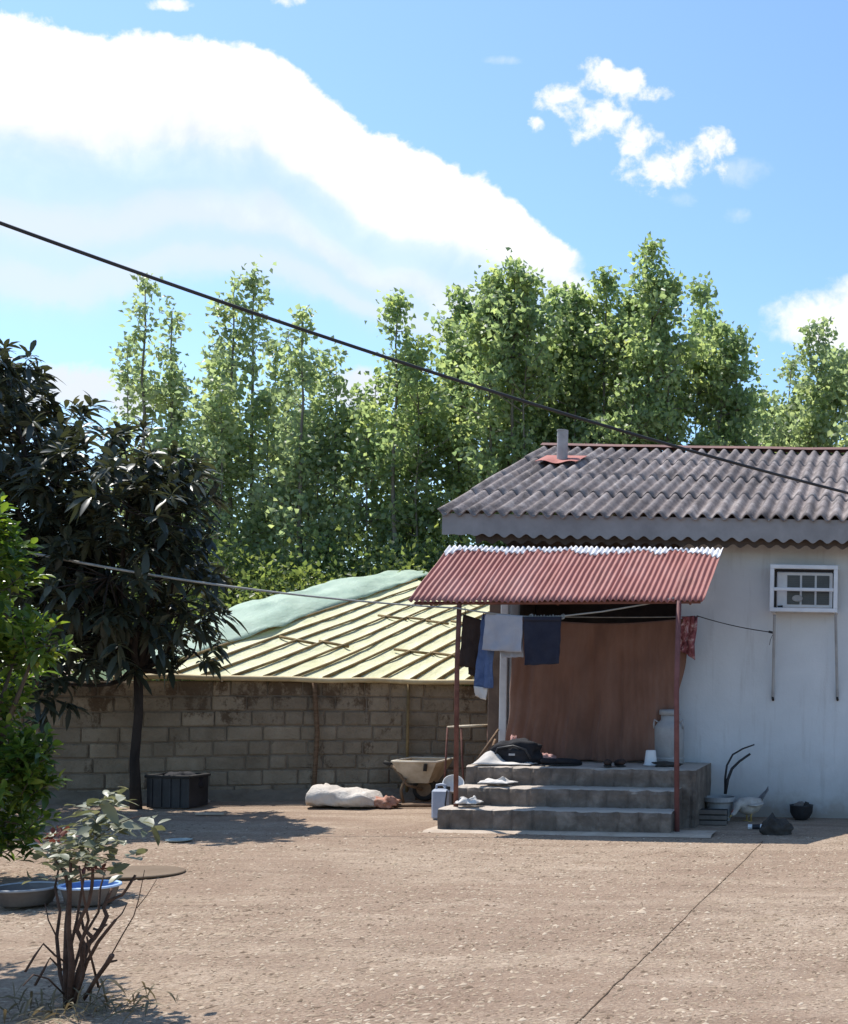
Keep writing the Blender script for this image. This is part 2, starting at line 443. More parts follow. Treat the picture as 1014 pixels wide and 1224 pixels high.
MT['streak'] = worn('brown_streak', (0.09, 0.058, 0.035), (0.19, 0.13, 0.085), 0.95, 6, 0.4, 60)
MT['stone'] = worn('field_stone', (0.22, 0.19, 0.17), (0.36, 0.32, 0.29), 0.9, 7, 0.6, 30)
MT['feather_w'] = worn('white_feathers', (0.34, 0.305, 0.27), (0.52, 0.48, 0.44), 0.95, 14, 0.6, 60)
MT['feather_g'] = worn('grey_feathers', (0.16, 0.16, 0.17), (0.30, 0.30, 0.31), 0.95, 14, 0.6, 60)
MT['comb'] = worn('red_comb', (0.3, 0.04, 0.03), (0.42, 0.07, 0.05), 0.7, 20, 0.3, 60)
MT['beak'] = worn('yellow_beak', (0.42, 0.28, 0.08), (0.52, 0.36, 0.12), 0.6, 20, 0.1, 60)
MT['heap'] = worn('dark_rag', (0.03, 0.027, 0.025), (0.065, 0.058, 0.052), 0.95, 8, 0.6, 40)

# translucent plastic film
def film(name, c1, c2, tr):
    m, nt, b = new_mat(name)
    v = objvec(nt)
    c = ramp(nt, noise_node(nt, v, 1.6, 6, 0.65, 0.5), [(0.3, c1), (0.7, c2)])
    nt.links.new(c, b.inputs['Base Color'])
    b.inputs['Roughness'].default_value = 0.45
    b.inputs['Specular IOR Level'].default_value = 0.4
    bump(nt, b, noise_node(nt, objvec(nt, (3, 1, 3)), 5, 5, 0.6, 0.4), 0.35, 0.05)
    t = nt.nodes.new('ShaderNodeBsdfTranslucent')
    nt.links.new(c, t.inputs[0])
    ms = nt.nodes.new('ShaderNodeMixShader')
    ms.inputs[0].default_value = tr
    nt.links.new(b.outputs[0], ms.inputs[1]); nt.links.new(t.outputs[0], ms.inputs[2])
    nt.links.new(ms.outputs[0], nt.nodes['Material Output'].inputs[0])
    return m
MT['film'] = film('yellow_green_film', (0.70, 0.68, 0.40), (0.82, 0.81, 0.56), 0.15)
MT['film_pale'] = film('pale_mint_film', (0.52, 0.66, 0.54), (0.68, 0.79, 0.66), 0.4)

MT['leaf_poplar'] = leafmat('poplar_leaf', [(0.05, (0.10, 0.155, 0.10)), (0.35, (0.185, 0.255, 0.155)), (0.62, (0.25, 0.32, 0.185)), (0.95, (0.39, 0.44, 0.21))], 0.6, (1.9, 1.85, 1.15), 0.42, 0.4, 0.75)
MT['leaf_poplar_grey'] = leafmat('poplar_leaf_grey', [(0.05, (0.125, 0.175, 0.13)), (0.4, (0.215, 0.28, 0.19)), (0.95, (0.36, 0.42, 0.235))], 0.6, (1.9, 1.85, 1.2), 0.4, 0.4, 0.8)
MT['leaf_dark'] = leafmat('loquat_leaf', [(0.05, (0.020, 0.027, 0.022)), (0.4, (0.040, 0.050, 0.036)), (0.7, (0.065, 0.075, 0.048)), (0.9, (0.12, 0.115, 0.065)), (1.0, (0.19, 0.15, 0.09))], 0.24, (1.5, 1.4, 0.7), 0.40, 0.4, 1.1)
MT['leaf_citrus'] = leafmat('citrus_leaf', [(0.05, (0.028, 0.06, 0.02)), (0.4, (0.065, 0.125, 0.028)), (0.7, (0.15, 0.225, 0.04)), (0.9, (0.34, 0.39, 0.08))], 0.46, (1.6, 1.5, 0.6), 0.3, 0.5, 1.7)
MT['leaf_shrub'] = leafmat('shrub_leaf', [(0.05, (0.075, 0.115, 0.055)), (0.45, (0.15, 0.20, 0.085)), (0.9, (0.30, 0.34, 0.13))], 0.56, (1.5, 1.5, 0.8), 0.45, 0.4, 0.8)
MT['leaf_rose'] = leafmat('rose_leaf', [(0.05, (0.07, 0.085, 0.05)), (0.5, (0.17, 0.18, 0.115)), (0.95, (0.36, 0.35, 0.25))], 0.25, (1.3, 1.3, 0.8), 0.42, 0.35, 3)
MT['leaf_red'] = leafmat('young_red_leaf', [(0.05, (0.09, 0.035, 0.028)), (0.95, (0.20, 0.075, 0.055))], 0.3, (1.3, 0.9, 0.8), 0.4, 0.4, 3)
MT['weed'] = leafmat('dry_weed', [(0.05, (0.10, 0.08, 0.05)), (0.95, (0.26, 0.22, 0.14))], 0.2, (1.2, 1.1, 0.8), 0.7, 0.2, 3)

# ------------------------------------------------------------------ mesh tools
def origin_of(o):
    v = Vector((0, 0, 0))
    while o is not None:
        v = v + Vector(o.location)
        o = o.parent
    return v

class MB:
    def __init__(s):
        s.v = []; s.f = []
    def add(s, vs, fs):
        o = len(s.v)
        s.v += [tuple(x) for x in vs]
        s.f += [tuple(i + o for i in f) for f in fs]
        return s
    def box(s, c, size, rot=None, bev=0.0):
        cx, cy, cz = c; hx, hy, hz = size[0] / 2, size[1] / 2, size[2] / 2
        bv = min(bev, hx * 0.9, hy * 0.9, hz * 0.9)
        vs = []
        if bv <= 0:
            for x in (-hx, hx):
                for y in (-hy, hy):
                    for z in (-hz, hz):
                        vs.append(Vector((x, y, z)))
            fs = [(0, 1, 3, 2), (4, 6, 7, 5), (0, 4, 5, 1), (2, 3, 7, 6), (0, 2, 6, 4), (1, 5, 7, 3)]
        else:
            idx = {}
            for sx in (-1, 1):
                for sy in (-1, 1):
                    for sz in (-1, 1):
                        for a in range(3):
                            p = [sx * (hx - bv), sy * (hy - bv), sz * (hz - bv)]
                            p[a] = (sx, sy, sz)[a] * (hx, hy, hz)[a]
                            idx[(sx, sy, sz, a)] = len(vs)
                            vs.append(Vector(p))
            fs = []
            for a in range(3):
                o1, o2 = (a + 1) % 3, (a + 2) % 3
                for sg in (-1, 1):
                    q = []
                    for (i, j) in ((-1, -1), (1, -1), (1, 1), (-1, 1)):
                        k = [0, 0, 0]; k[a] = sg; k[o1] = i; k[o2] = j
                        q.append(idx[(k[0], k[1], k[2], a)])
                    fs.append(tuple(q if sg > 0 else q[::-1]))
            for a in range(3):
                o1, o2 = (a + 1) % 3, (a + 2) % 3
                for i in (-1, 1):
                    for j in (-1, 1):
                        k = [0, 0, 0]; k[o1] = i; k[o2] = j
                        k2 = list(k); k[a] = -1; k2[a] = 1
                        q = (idx[(*k, o1)], idx[(*k2, o1)], idx[(*k2, o2)], idx[(*k, o2)])
                        fs.append(q if i * j > 0 else q[::-1])
            for sx in (-1, 1):
                for sy in (-1, 1):
                    for sz in (-1, 1):
                        q = tuple(idx[(sx, sy, sz, a)] for a in range(3))
                        fs.append(q if sx * sy * sz > 0 else q[::-1])
        if rot is not None:
            vs = [rot @ p for p in vs]
        return s.add([p + Vector(c) for p in vs], fs)
    def tube(s, pts, rad, n=8, cap=True, flat=1.0):
        pts = [Vector(p) for p in pts]
        if isinstance(rad, (int, float)):
            rad = [rad] * len(pts)
        vs = []; fs = []
        ref = None
        for i, p in enumerate(pts):
            a = pts[max(i - 1, 0)]; b2 = pts[min(i + 1, len(pts) - 1)]
            t = (b2 - a).normalized()
            if ref is None:
                ref = Vector((0, 0, 1)) if abs(t.z) < 0.9 else Vector((1, 0, 0))
            x = ref.cross(t)
            if x.length < 1e-4:
                x = Vector((1, 0, 0)).cross(t)
            x.normalize()
            y = t.cross(x).normalized()
            ref = y
            for k in range(n):
                an = 2 * PI * k / n
                vs.append(p + x * (math.cos(an) * rad[i]) + y * (math.sin(an) * rad[i] * flat))
        for i in range(len(pts) - 1):
            for k in range(n):
                k2 = (k + 1) % n
                fs.append((i * n + k, i * n + k2, (i + 1) * n + k2, (i + 1) * n + k))
        if cap:
            fs.append(tuple(range(n - 1, -1, -1)))
            fs.append(tuple((len(pts) - 1) * n + k for k in range(n)))
        return s.add(vs, fs)
    def lathe(s, c, prof, n=24, sx=1.0, sy=1.0, cap0=True, cap1=True):
        vs = []; fs = []
        for (r, z) in prof:
            for k in range(n):
                an = 2 * PI * k / n
                vs.append((c[0] + r * sx * math.cos(an), c[1] + r * sy * math.sin(an), c[2] + z))
        for i in range(len(prof) - 1):
            for k in range(n):
                k2 = (k + 1) % n
                fs.append((i * n + k, i * n + k2, (i + 1) * n + k2, (i + 1) * n + k))
        if cap0: fs.append(tuple(range(n - 1, -1, -1)))
        if cap1: fs.append(tuple((len(prof) - 1) * n + k for k in range(n)))
        return s.add(vs, fs)
    def grid(s, fn, nu, nv):
        vs = [fn(i / nu, j / nv) for j in range(nv + 1) for i in range(nu + 1)]
        fs = []
        w = nu + 1
        for j in range(nv):
            for i in range(nu):
                fs.append((j * w + i, j * w + i + 1, (j + 1) * w + i + 1, (j + 1) * w + i))
        return s.add(vs, fs)
    def lump(s, c, r, seed=0, amp=0.25, nu=20, nv=12, flat_bottom=True, freq=2.0, power=1.0):
        c = Vector(c)
        vs = []; fs = []
        for j in range(nv + 1):
            ph = PI * j / nv
            for i in range(nu):
                th = 2 * PI * i / nu
                q = Vector((math.sin(ph) * math.cos(th), math.sin(ph) * math.sin(th), -math.cos(ph)))
                if power != 1.0:
                    q = Vector([math.copysign(abs(k) ** power, k) for k in q])
                k = 1 + amp * mnoise.noise(q * freq + Vector((seed * 7.3, seed * 1.7, 0)))
                p = Vector((q.x * r[0] * k, q.y * r[1] * k, q.z * r[2] * k))
                if flat_bottom and p.z < -r[2] * 0.72:
                    p.z = -r[2] * 0.72
                p.z += r[2] * 0.72
                vs.append(c + p)
        for j in range(nv):
            for i in range(nu):
                i2 = (i + 1) % nu
                fs.append((j * nu + i, j * nu + i2, (j + 1) * nu + i2, (j + 1) * nu + i))
        return s.add(vs, fs)
    def build(s, name, mat, parent=None, smooth=False, loc=None, solid=0.0, sub=0):
        me = bpy.data.meshes.new(name)
        if parent is not None:
            off = origin_of(parent)
        elif loc is not None:
            off = Vector(loc)
        else:
            xs = [p[0] for p in s.v]; ys = [p[1] for p in s.v]; zs = [p[2] for p in s.v]
            off = Vector(((min(xs) + max(xs)) / 2, (min(ys) + max(ys)) / 2, min(zs)))
        me.from_pydata([(p[0] - off.x, p[1] - off.y, p[2] - off.z) for p in s.v], [], s.f)
        me.materials.append(MT[mat] if isinstance(mat, str) else mat)
        if smooth:
            me.shade_smooth()
        me.update()
        o = bpy.data.objects.new(name, me)
        col.objects.link(o)
        if parent is not None:
            o.parent = parent
        else:
            o.location = off
        if solid:
            md = o.modifiers.new('thickness', 'SOLIDIFY'); md.thickness = solid; md.offset = 0
        if sub:
            md = o.modifiers.new('smooth', 'SUBSURF'); md.levels = sub; md.render_levels = sub
        return o

def tag(o, label, cat, group=None):
    o['label'] = label; o['category'] = cat
    if group: o['group'] = group
    return o
def thing(name, loc, label, cat, group=None):
    o = bpy.data.objects.new(name, None)
    col.objects.link(o)
    o.location = loc
    o.empty_display_size = 0.2
    return tag(o, label, cat, group)
def structure(o):
    o['kind'] = 'structure'
    return o

def sag(a, b, drop, n=40):
    a = Vector(a); b = Vector(b)
    return [a.lerp(b, t / n) - Vector((0, 0, drop * 4 * (t / n) * (1 - t / n))) for t in range(n + 1)]

# leaves --------------------------------------------------------------------
def unit(a):
    return a / np.maximum(np.linalg.norm(a, axis=1, keepdims=True), 1e-9)

def np_mesh(name, V_, faces_sizes, idx, mat, parent):
    off = origin_of(parent)
    me = bpy.data.meshes.new(name)
    V_ = (V_ - np.array(off)).astype(np.float32)
    me.vertices.add(len(V_)); me.vertices.foreach_set('co', V_.ravel())
    me.loops.add(len(idx)); me.loops.foreach_set('vertex_index', idx.astype(np.int32))
    n = len(faces_sizes)
    me.polygons.add(n)
    st = np.concatenate(([0], np.cumsum(faces_sizes)[:-1])).astype(np.int32)
    me.polygons.foreach_set('loop_start', st)
    me.update(calc_edges=True); me.validate()
    me.materials.append(MT[mat])
    o = bpy.data.objects.new(name, me)
    col.objects.link(o)
    o.parent = parent
    return o

def rhomb_leaves(name, P, D, L, W, mat, parent, fold=0.25):
    """small folded diamond leaves"""
    n = len(P)
    D = unit(D)
    R_ = rng.normal(size=(n, 3))
    S = unit(np.cross(D, R_)); N = np.cross(S, D)
    L = np.broadcast_to(L, (n,)).reshape(n, 1); W = np.broadcast_to(W, (n,)).reshape(n, 1)
    b0 = P; tip = P + D * L
    m = P + D * L * 0.42
    l = m + S * W * 0.5 + N * W * fold; r = m - S * W * 0.5 + N * W * fold
    Vv = np.stack([b0, l, tip, r], axis=1).reshape(-1, 3)
    q = np.arange(n) * 4
    idx = np.stack([q, q + 2, q + 1, q, q + 3, q + 2], axis=1).ravel()
    return np_mesh(name, Vv, np.full(2 * n, 3), idx, mat, parent)

def long_leaves(name, P, D, L, W, mat, parent, droop=0.35, fold=0.15, up=None):
    """arched lance-shaped leaves, upper side turned to the sky"""
    n = len(P)
    D = unit(D)
    upv = np.tile(np.array([0, 0, 1.0]), (n, 1)) + rng.normal(size=(n, 3)) * 0.35
    S = unit(np.cross(D, upv)); N = np.cross(S, D)
    L = np.broadcast_to(L, (n,)).reshape(n, 1); W = np.broadcast_to(W, (n,)).reshape(n, 1)
    g = np.array([[0, 0, -1.0]])
    def cen(t):
        return P + D * L * t + g * (L * droop * t * t)
    rows = [cen(0.0)]
    for t, w in ((0.25, 0.72), (0.55, 1.0), (0.82, 0.6)):
        cc = cen(t)
        rows += [cc + S * W * 0.5 * w + N * W * fold * w, cc, cc - S * W * 0.5 * w + N * W * fold * w]
    rows.append(cen(1.0))
    Vv = np.stack(rows, axis=1).reshape(-1, 3)
    k = len(rows)
    F_ = [(0, 2, 1), (0, 3, 2), (1, 2, 5, 4), (2, 3, 6, 5), (4, 5, 8, 7), (5, 6, 9, 8), (7, 8, 10), (8, 9, 10)]
    sizes = np.tile(np.array([len(f) for f in F_]), n)
    flat = np.array([i for f in F_ for i in f])
    idx = (np.arange(n).reshape(n, 1) * k + flat.reshape(1, -1)).ravel()
    return np_mesh(name, Vv, sizes, idx, mat, parent)

# ------------------------------------------------------------------ ground
def ground_z(x, y):
    z = 0.028 * mnoise.noise(Vector((x * 0.45, y * 0.45, 0.3))) + 0.010 * mnoise.noise(Vector((x * 1.9, y * 1.9, 2.3)))
    k = min(1.0, max(0.0, (11.0 - y) / 2.0))
    return (z - 0.02) * (0.35 + 0.65 * k)
def axis(lo, hi, step, far):
    a = list(np.arange(lo, hi + 1e-6, step))
    x = hi; d = step
    while x < far:
        d *= 1.35; x += d; a.append(x)
    x = lo; d = step
    while x > -far:
        d *= 1.35; x -= d; a.insert(0, x)
    return a
xs = axis(-10, 4, 0.09, 900); ys = axis(2, 15, 0.09, 900)
g = MB()
g.v = [(x, y, ground_z(x, y)) for y in ys for x in xs]
w = len(xs)
g.f = [(j * w + i, j * w + i + 1, (j + 1) * w + i + 1, (j + 1) * w + i) for j in range(len(ys) - 1) for i in range(w - 1)]
structure(g.build('ground', 'soil', smooth=True, loc=(0, 0, 0)))

# loose chips, pebbles and straw on the soil: one uncountable cover
def chips(n):
    V_ = []; Fc = []
    base = np.array([(1, 0, 0), (0.3, 0.95, 0), (-0.8, 0.5, 0), (-0.7, -0.7, 0), (0.4, -0.9, 0), (0, 0, 1)], float)
    faces = [(0, 1, 5), (1, 2, 5), (2, 3, 5), (3, 4, 5), (4, 0, 5)]
    out_v = np.zeros((n, 6, 3)); k = 0
    while k < n:
        Y = 4.2 + 7.0 * random.random() ** 1.15
        X = random.uniform(-0.78 * Y - 0.4, 0.05 * Y + 1.2)
        dens = 0.5 + 0.9 * mnoise.noise(Vector((X * 0.8, Y * 0.8, 5)))
        if random.random() > dens + 0.25: continue
        s = 0.0035 + 0.009 * random.random() ** 3.2
        if random.random() < 0.006: s *= 2.0
        el = random.uniform(1, 2.4); h = random.uniform(0.25, 0.7)
        if random.random() < 0.12: el = random.uniform(4, 9); s = random.uniform(0.0022, 0.005)
        a = random.uniform(0, 2 * PI)
        p = base * (1 + rng.uniform(-0.25, 0.25, (6, 3)))
        p = p * np.array([s * el, s, s * h * 1.3])
        ca, sa = math.cos(a), math.sin(a)
        q = p.copy(); q[:, 0] = p[:, 0] * ca - p[:, 1] * sa; q[:, 1] = p[:, 0] * sa + p[:, 1] * ca
        out_v[k] = q + np.array([X, Y, ground_z(X, Y) + 0.001])
        k += 1
    flat = np.array([i for f in faces for i in f])
    idx = (np.arange(n).reshape(n, 1) * 6 + flat).ravel()
    me = bpy.data.meshes.new('loose_chips')
    vv = out_v.reshape(-1, 3).astype(np.float32)
    me.vertices.add(len(vv)); me.vertices.foreach_set('co', vv.ravel())
    me.loops.add(len(idx)); me.loops.foreach_set('vertex_index', idx.astype(np.int32))
    me.polygons.add(n * 5); me.polygons.foreach_set('loop_start', (np.arange(n * 5) * 3).astype(np.int32))
    me.update(calc_edges=True); me.validate()
    me.materials.append(MT['chips'])
    o = bpy.data.objects.new('gravel', me); col.objects.link(o)
    o['kind'] = 'stuff'
    tag(o, 'loose tan chips and pebbles scattered over the sunlit yard', 'gravel')
chips(40000)

# concrete apron in front of the steps
ap = MB()
edge_f = [(-4.12 + i * 0.1, 10.90 + 0.04 * mnoise.noise(Vector((i * 0.31, 3, 0)))) for i in range(27)]
def apf(u, v):
    i = min(int(u * 26), 26)
    x, yf = edge_f[i]
    return (x, yf + (11.3 - yf) * v, 0.012 - (0.02 if v < 0.02 else 0))
ap.grid(apf, 26, 6)
structure(ap.build('pavement', 'apron', loc=(-3, 11, 0)))

# ------------------------------------------------------------------ house
WY = 12.66
house = thing('house', (1.0, 16.0, 0), 'single storey whitewashed house with a grey corrugated roof and recessed porch', 'house')
f = MB()
f.box((1.94, WY + 0.1, 1.46), (8.12, 0.2, 2.98))          # front wall right of the porch
f.box((-2.02, 13.38, 1.46), (0.2, 1.04, 2.96))            # porch return wall
f.box((1.0, 19.9, 1.45), (10.16, 0.2, 2.9))
f.box((5.9, 16.33, 1.45), (0.2, 6.92, 2.9))
f.build('wall', 'limewash', house)
f = MB()
f.box((-4.08, 13.35, 1.36), (0.165, 1.1, 2.72), bev=0.01)
f.box((-4.08, 16.85, 1.36), (0.16, 5.86, 2.72))
o = f.build('side_wall', 'mud_wall', house)
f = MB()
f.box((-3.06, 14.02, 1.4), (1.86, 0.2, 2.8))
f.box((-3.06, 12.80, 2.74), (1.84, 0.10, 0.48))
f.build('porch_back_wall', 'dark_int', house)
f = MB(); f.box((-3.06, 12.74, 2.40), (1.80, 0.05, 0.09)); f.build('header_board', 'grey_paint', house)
# porch column
p = at(603.5, 800, 12.62)
f = MB(); f.box((p.x, 12.62, 1.66), (0.078, 0.09, 2.2), bev=0.006); f.build('porch_column', 'white_paint', house)
p = at(614, 830, 12.75)
f = MB()
f.box((p.x, 12.76, 1.62), (0.085, 0.05, 2.12), bev=0.004)
f.box((p.x, 12.73, 1.38), (0.07, 0.02, 0.022))
f.build('door_frame', 'grey_paint', house)

EY, EZ, RY, RZ = 12.18, 3.04, 16.04, 4.46
slope = (RZ - EZ) / (RY - EY)
XL, XR = -4.50, 6.25
def wob(x, y, k):
    return 0.012 * mnoise.noise(Vector((x * 0.5, y * 0.6, k))) + 0.006 * mnoise.noise(Vector((x * 2.0, y * 1.2, k + 4)))
roof = MB()
ROWS = 4
def roof_row(k, side):
    ya = EY + (RY - EY) * k / ROWS
    yb = EY + (RY - EY) * (k + 1) / ROWS + (0.12 if k < ROWS - 1 else 0)
    lift = 0.013 if k else 0.010
    nx = int((XR - XL) / 0.148 * 10)
    def fn(u, v):
        # sheet joints shift a little from sheet to sheet
        x = XL + (XR - XL) * u
        sheet = int((x - XL) / 0.89)
        jit = 0.03 * mnoise.noise(Vector((sheet * 3.7, k * 5.1, 0.5)))
        y = ya + (yb - ya) * v + jit * (1 - v) * (1 if k else 0.35)
        z = EZ + (y - EY) * slope + lift * (1 - v) + 0.033 * math.cos(2 * PI * (x - XL) / 0.148) + wob(x, y, k)
        if side < 0:
            y = 2 * RY - y
        return (x, y, z)
    roof.grid(fn, nx, 6)
for k in range(ROWS):
    roof_row(k, 1)
roof_o = roof.build('roof', 'asbestos', house, smooth=True, solid=0.009)
roof = MB()
for k in range(ROWS):
    roof_row(k, -1)
roof.build('roof', 'asbestos', house, smooth=True, solid=0.009)
f = MB()
rp = [(-4.55 + i * 0.5, RY, RZ + 0.035 + 0.02 * mnoise.noise(Vector((i * 0.7, 0, 1)))) for i in range(22)]
for i in range(len(rp) - 1):
    a, b_ = Vector(rp[i]), Vector(rp[i + 1])
    for sgn in (-1, 1):
        f.add([a + Vector((0, 0, 0.02)), b_ + Vector((0.04, 0, 0.02)), b_ + Vector((0.04, sgn * 0.11, -0.03)), a + Vector((0, sgn * 0.11, -0.03))], [(0, 1, 2, 3) if sgn < 0 else (3, 2, 1, 0)])
f.build('ridge_cap', 'ridge_red', roof_o, solid=0.004)
# fascia with scalloped lower edge
f = MB()
nx = int((XR - XL - 0.1) / 0.148 * 12)
def fas(u, v):
    x = XL + 0.04 + (XR - XL - 0.1) * u
    zt = 3.045
    zb = 2.83 + 0.020 * min(1, max(0.15, (x + 4.4) / 0.5)) * math.cos(2 * PI * (x - XL) / 0.148) + 0.008 * mnoise.noise(Vector((x * 0.8, 0, 0)))
    return (x, 12.215, zb + (zt - zb) * v)
f.grid(fas, nx, 2)
f.build('fascia', 'fascia', house, solid=0.012)
f = MB()  # dark wavy strip standing in for the shade under the eave
def eave_shade(u, v):
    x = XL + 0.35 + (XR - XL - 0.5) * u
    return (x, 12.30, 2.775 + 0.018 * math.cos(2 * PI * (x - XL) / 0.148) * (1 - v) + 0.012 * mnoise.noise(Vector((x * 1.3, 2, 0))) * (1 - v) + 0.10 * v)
f.grid(eave_shade, nx, 1)
f.build('eave_shade_strip', 'dark_int', house, solid=0.01)
f = MB()
for k in range(7):
    f.box((-4.3 + k * 1.7, 14.12, EZ - 0.10 + (14.12 - EY) * slope), (0.07, 3.8, 0.10), rot=Matrix.Rotation(math.atan(slope), 3, 'X'))
f.build('roof_beam', 'wood', house)
# gable boards close the roof ends
for x in (-4.06, 5.88):
    f = MB()
    f.add([(x, 14.2, 2.722), (x, 19.8, 2.722), (x, RY, RZ - 0.10)], [(0, 1, 2)])
    f.build('gable_board', 'mud_wall', house, solid=0.02)
# stove pipe through the roof
p = at(672, 556, 14.9)
px_, py_ = p.x, 14.9
pz = EZ + (py_ - EY) * slope
pipe = MB().tube([(px_, py_, pz - 0.15), (px_, py_, pz + 0.20), (px_ + 0.003, py_, pz + 0.40)], 0.066, 16).lathe((px_, py_, pz + 0.395), [(0.068, 0), (0.07, 0.0), (0.07, 0.018), (0.055, 0.018), (0.055, -0.05)], 16, cap0=False).build('stove_pipe', 'pipe', house, smooth=False)
f = MB()
ang = math.atan(slope)
Rm = Matrix.Rotation(ang, 3, 'X')
def fl(u, v):
    q = Rm @ Vector(((u - 0.5) * 0.50, (v - 0.5) * 0.46, 0.0))
    return (px_ + q.x + 0.03 * (v - .5), py_ + q.y - 0.04, pz + q.z + 0.055 + 0.018 * math.sin(u * 9) * (1 - v))
f.grid(fl, 12, 6)
f.build('flashing', 'flash', pipe, solid=0.004)

# ------------------------------------------------------------------ porch steps
steps = thing('porch_steps', (-3.0, 11.6, 0), 'three grey concrete steps with a platform leading up to the porch', 'steps')
def rough_block(x0, x1, y0, y1, z0, z1, name, seed):
    mb = MB()
    nx, ny, nz = max(2, int((x1 - x0) / 0.014)), max(2, int((y1 - y0) / 0.05)), max(2, int((z1 - z0) / 0.045))
    joints = []; xj = x0 + 0.1
    while xj < x1:
        joints.append(xj); xj += 0.19 + 0.05 * mnoise.noise(Vector((xj * 3, seed, 0)))
    def dis(p):
        q = Vector(p)
        n = Vector((mnoise.noise(q * 4 + Vector((seed, 0, 0))), mnoise.noise(q * 4 + Vector((0, seed, 5))), mnoise.noise(q * 5 + Vector((9, 0, seed))))) * 0.008
        e = 0.006 * mnoise.noise(q * 18)
        r = Vector((q.x + n.x + e, q.y + n.y + e, q.z + n.z * 0.7 + e * 0.6))
        # worn rounded front top edge
        if q.z > z1 - 0.002 and q.y < y0 + 0.002:
            k = abs(mnoise.noise(Vector((q.x * 5, seed, 1))))
            r.z -= 0.008 + 0.022 * k; r.y += 0.008 + 0.01 * k
        if q.y < y0 + 0.002:
            for xj in joints:
                dj = abs(q.x - xj - 0.012 * mnoise.noise(Vector((q.z * 14, xj, 0))))
                if dj < 0.022: r.y += 0.016 * (1 - dj / 0.022)
        if q.x < x0 + 0.002:
            r.x += 0.02 * mnoise.noise(Vector((q.y * 6, q.z * 6, seed)))
        return r
    mb.grid(lambda u, v: dis((x0 + (x1 - x0) * u, y0, z0 + (z1 - z0) * v)), nx, nz)
    mb.grid(lambda u, v: dis((x0 + (x1 - x0) * u, y0 + (y1 - y0) * v, z1)), nx, ny)
    mb.grid(lambda u, v: dis((x0, y1 - (y1 - y0) * u, z0 + (z1 - z0) * v)), ny, nz)
    mb.grid(lambda u, v: dis((x1, y0 + (y1 - y0) * u, z0 + (z1 - z0) * v)), ny, nz)
    mb.grid(lambda u, v: dis((x1 - (x1 - x0) * u, y1, z0 + (z1 - z0) * v)), nx, nz)
    return mb.build(name, 'concrete', steps, smooth=False)
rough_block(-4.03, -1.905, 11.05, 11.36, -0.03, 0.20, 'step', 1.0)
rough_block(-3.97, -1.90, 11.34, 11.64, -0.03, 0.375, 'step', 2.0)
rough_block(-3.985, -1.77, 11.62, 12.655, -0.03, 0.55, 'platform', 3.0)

# ------------------------------------------------------------------ awning
awn = thing('awning', (-3.0, 11.9, 0), 'red corrugated metal awning on two thin posts above the porch steps', 'awning')
BL, BR = Vector((-4.39, 11.2, 2.08)), Vector((-1.66, 11.2, 2.14))
TL, TR = at(538, 655, 12.1), at(865, 657, 12.1)
def awn_p(u, v, lift=0.0):
    a = BL.lerp(BR, u); b_ = TL.lerp(TR, u)
    p = a.lerp(b_, v)
    nrm = Vector((0, -0.45, 0.89))
    h = 0.0115 * math.cos(2 * PI * u * 52) + 0.012 * mnoise.noise(Vector((u * 5, v * 2, 3.0))) + lift
    # sheets lap over one another
    h += 0.012 * (1 - ((u * 4.5) % 1.0)) + 0.006 * mnoise.noise(Vector((u * 22, v * 5, 6)))
    edge = 0.03 * mnoise.noise(Vector((int(u * 4.5) * 3.1, 2, 0))) * (1 - v) + 0.010 * mnoise.noise(Vector((u * 9, 7, 0))) * (1 - v)
    return p + nrm * h + Vector((0, edge, 0))
f = MB(); f.grid(lambda u, v: awn_p(u, v), 52 * 8, 10)
sheet = f.build('roof_sheet', 'red_metal', awn, smooth=True, solid=0.003)
f = MB()
nu = 52 * 8
def seal(u, v):
    k = 0.105 + 0.10 * mnoise.noise(Vector((u * 16, 1.5, 0))) + 0.05 * mnoise.noise(Vector((u * 60, 4.5, 0)))
    k = max(0.035, k)
    vv = 1.0 - k * (1 - v)
    return awn_p(u, vv, 0.007 + 0.004 * mnoise.noise(Vector((u * 70, v * 4, 0))))
f.grid(seal, nu, 4)
f.build('plaster_seal', 'plaster', sheet, smooth=True, solid=0.006)
pl = at(547, 780, 11.24); pl_b = at(545, 966, 11.22)
f = MB().tube([(pl_b.x, 11.22, 0.195), (pl.x, 11.235, 1.5), (pl.x + 0.01, 11.24, 2.085)], 0.0215, 10)
f.build('post', 'rust_pole', awn, smooth=True)
pr = at(808, 800, 11.21); pr_b = at(806, 992, 11.19)
f = MB().tube([(pr_b.x + 0.03, 11.17, -0.03), (pr.x + 0.012, 11.2, 1.3), (pr.x + 0.014, 11.23, 2.14)], 0.024, 10)
f.build('post', 'red_pole', awn, smooth=True)
f = MB()
f.tube([BL + Vector((0.04, 0.05, -0.005)), BR + Vector((-0.04, 0.05, -0.005))], 0.016, 8)
f.tube([TL + Vector((0.04, -0.02, -0.04)), TR + Vector((-0.04, -0.02, -0.04))], 0.016, 8)
for u in (0.07, 0.5, 0.95):
    f.tube([BL.lerp(BR, u) + Vector((0, 0.05, -0.02)), TL.lerp(TR, u) + Vector((0, -0.02, -0.06))], 0.014, 8)
f.build('frame', 'rust_pole', awn, smooth=True)

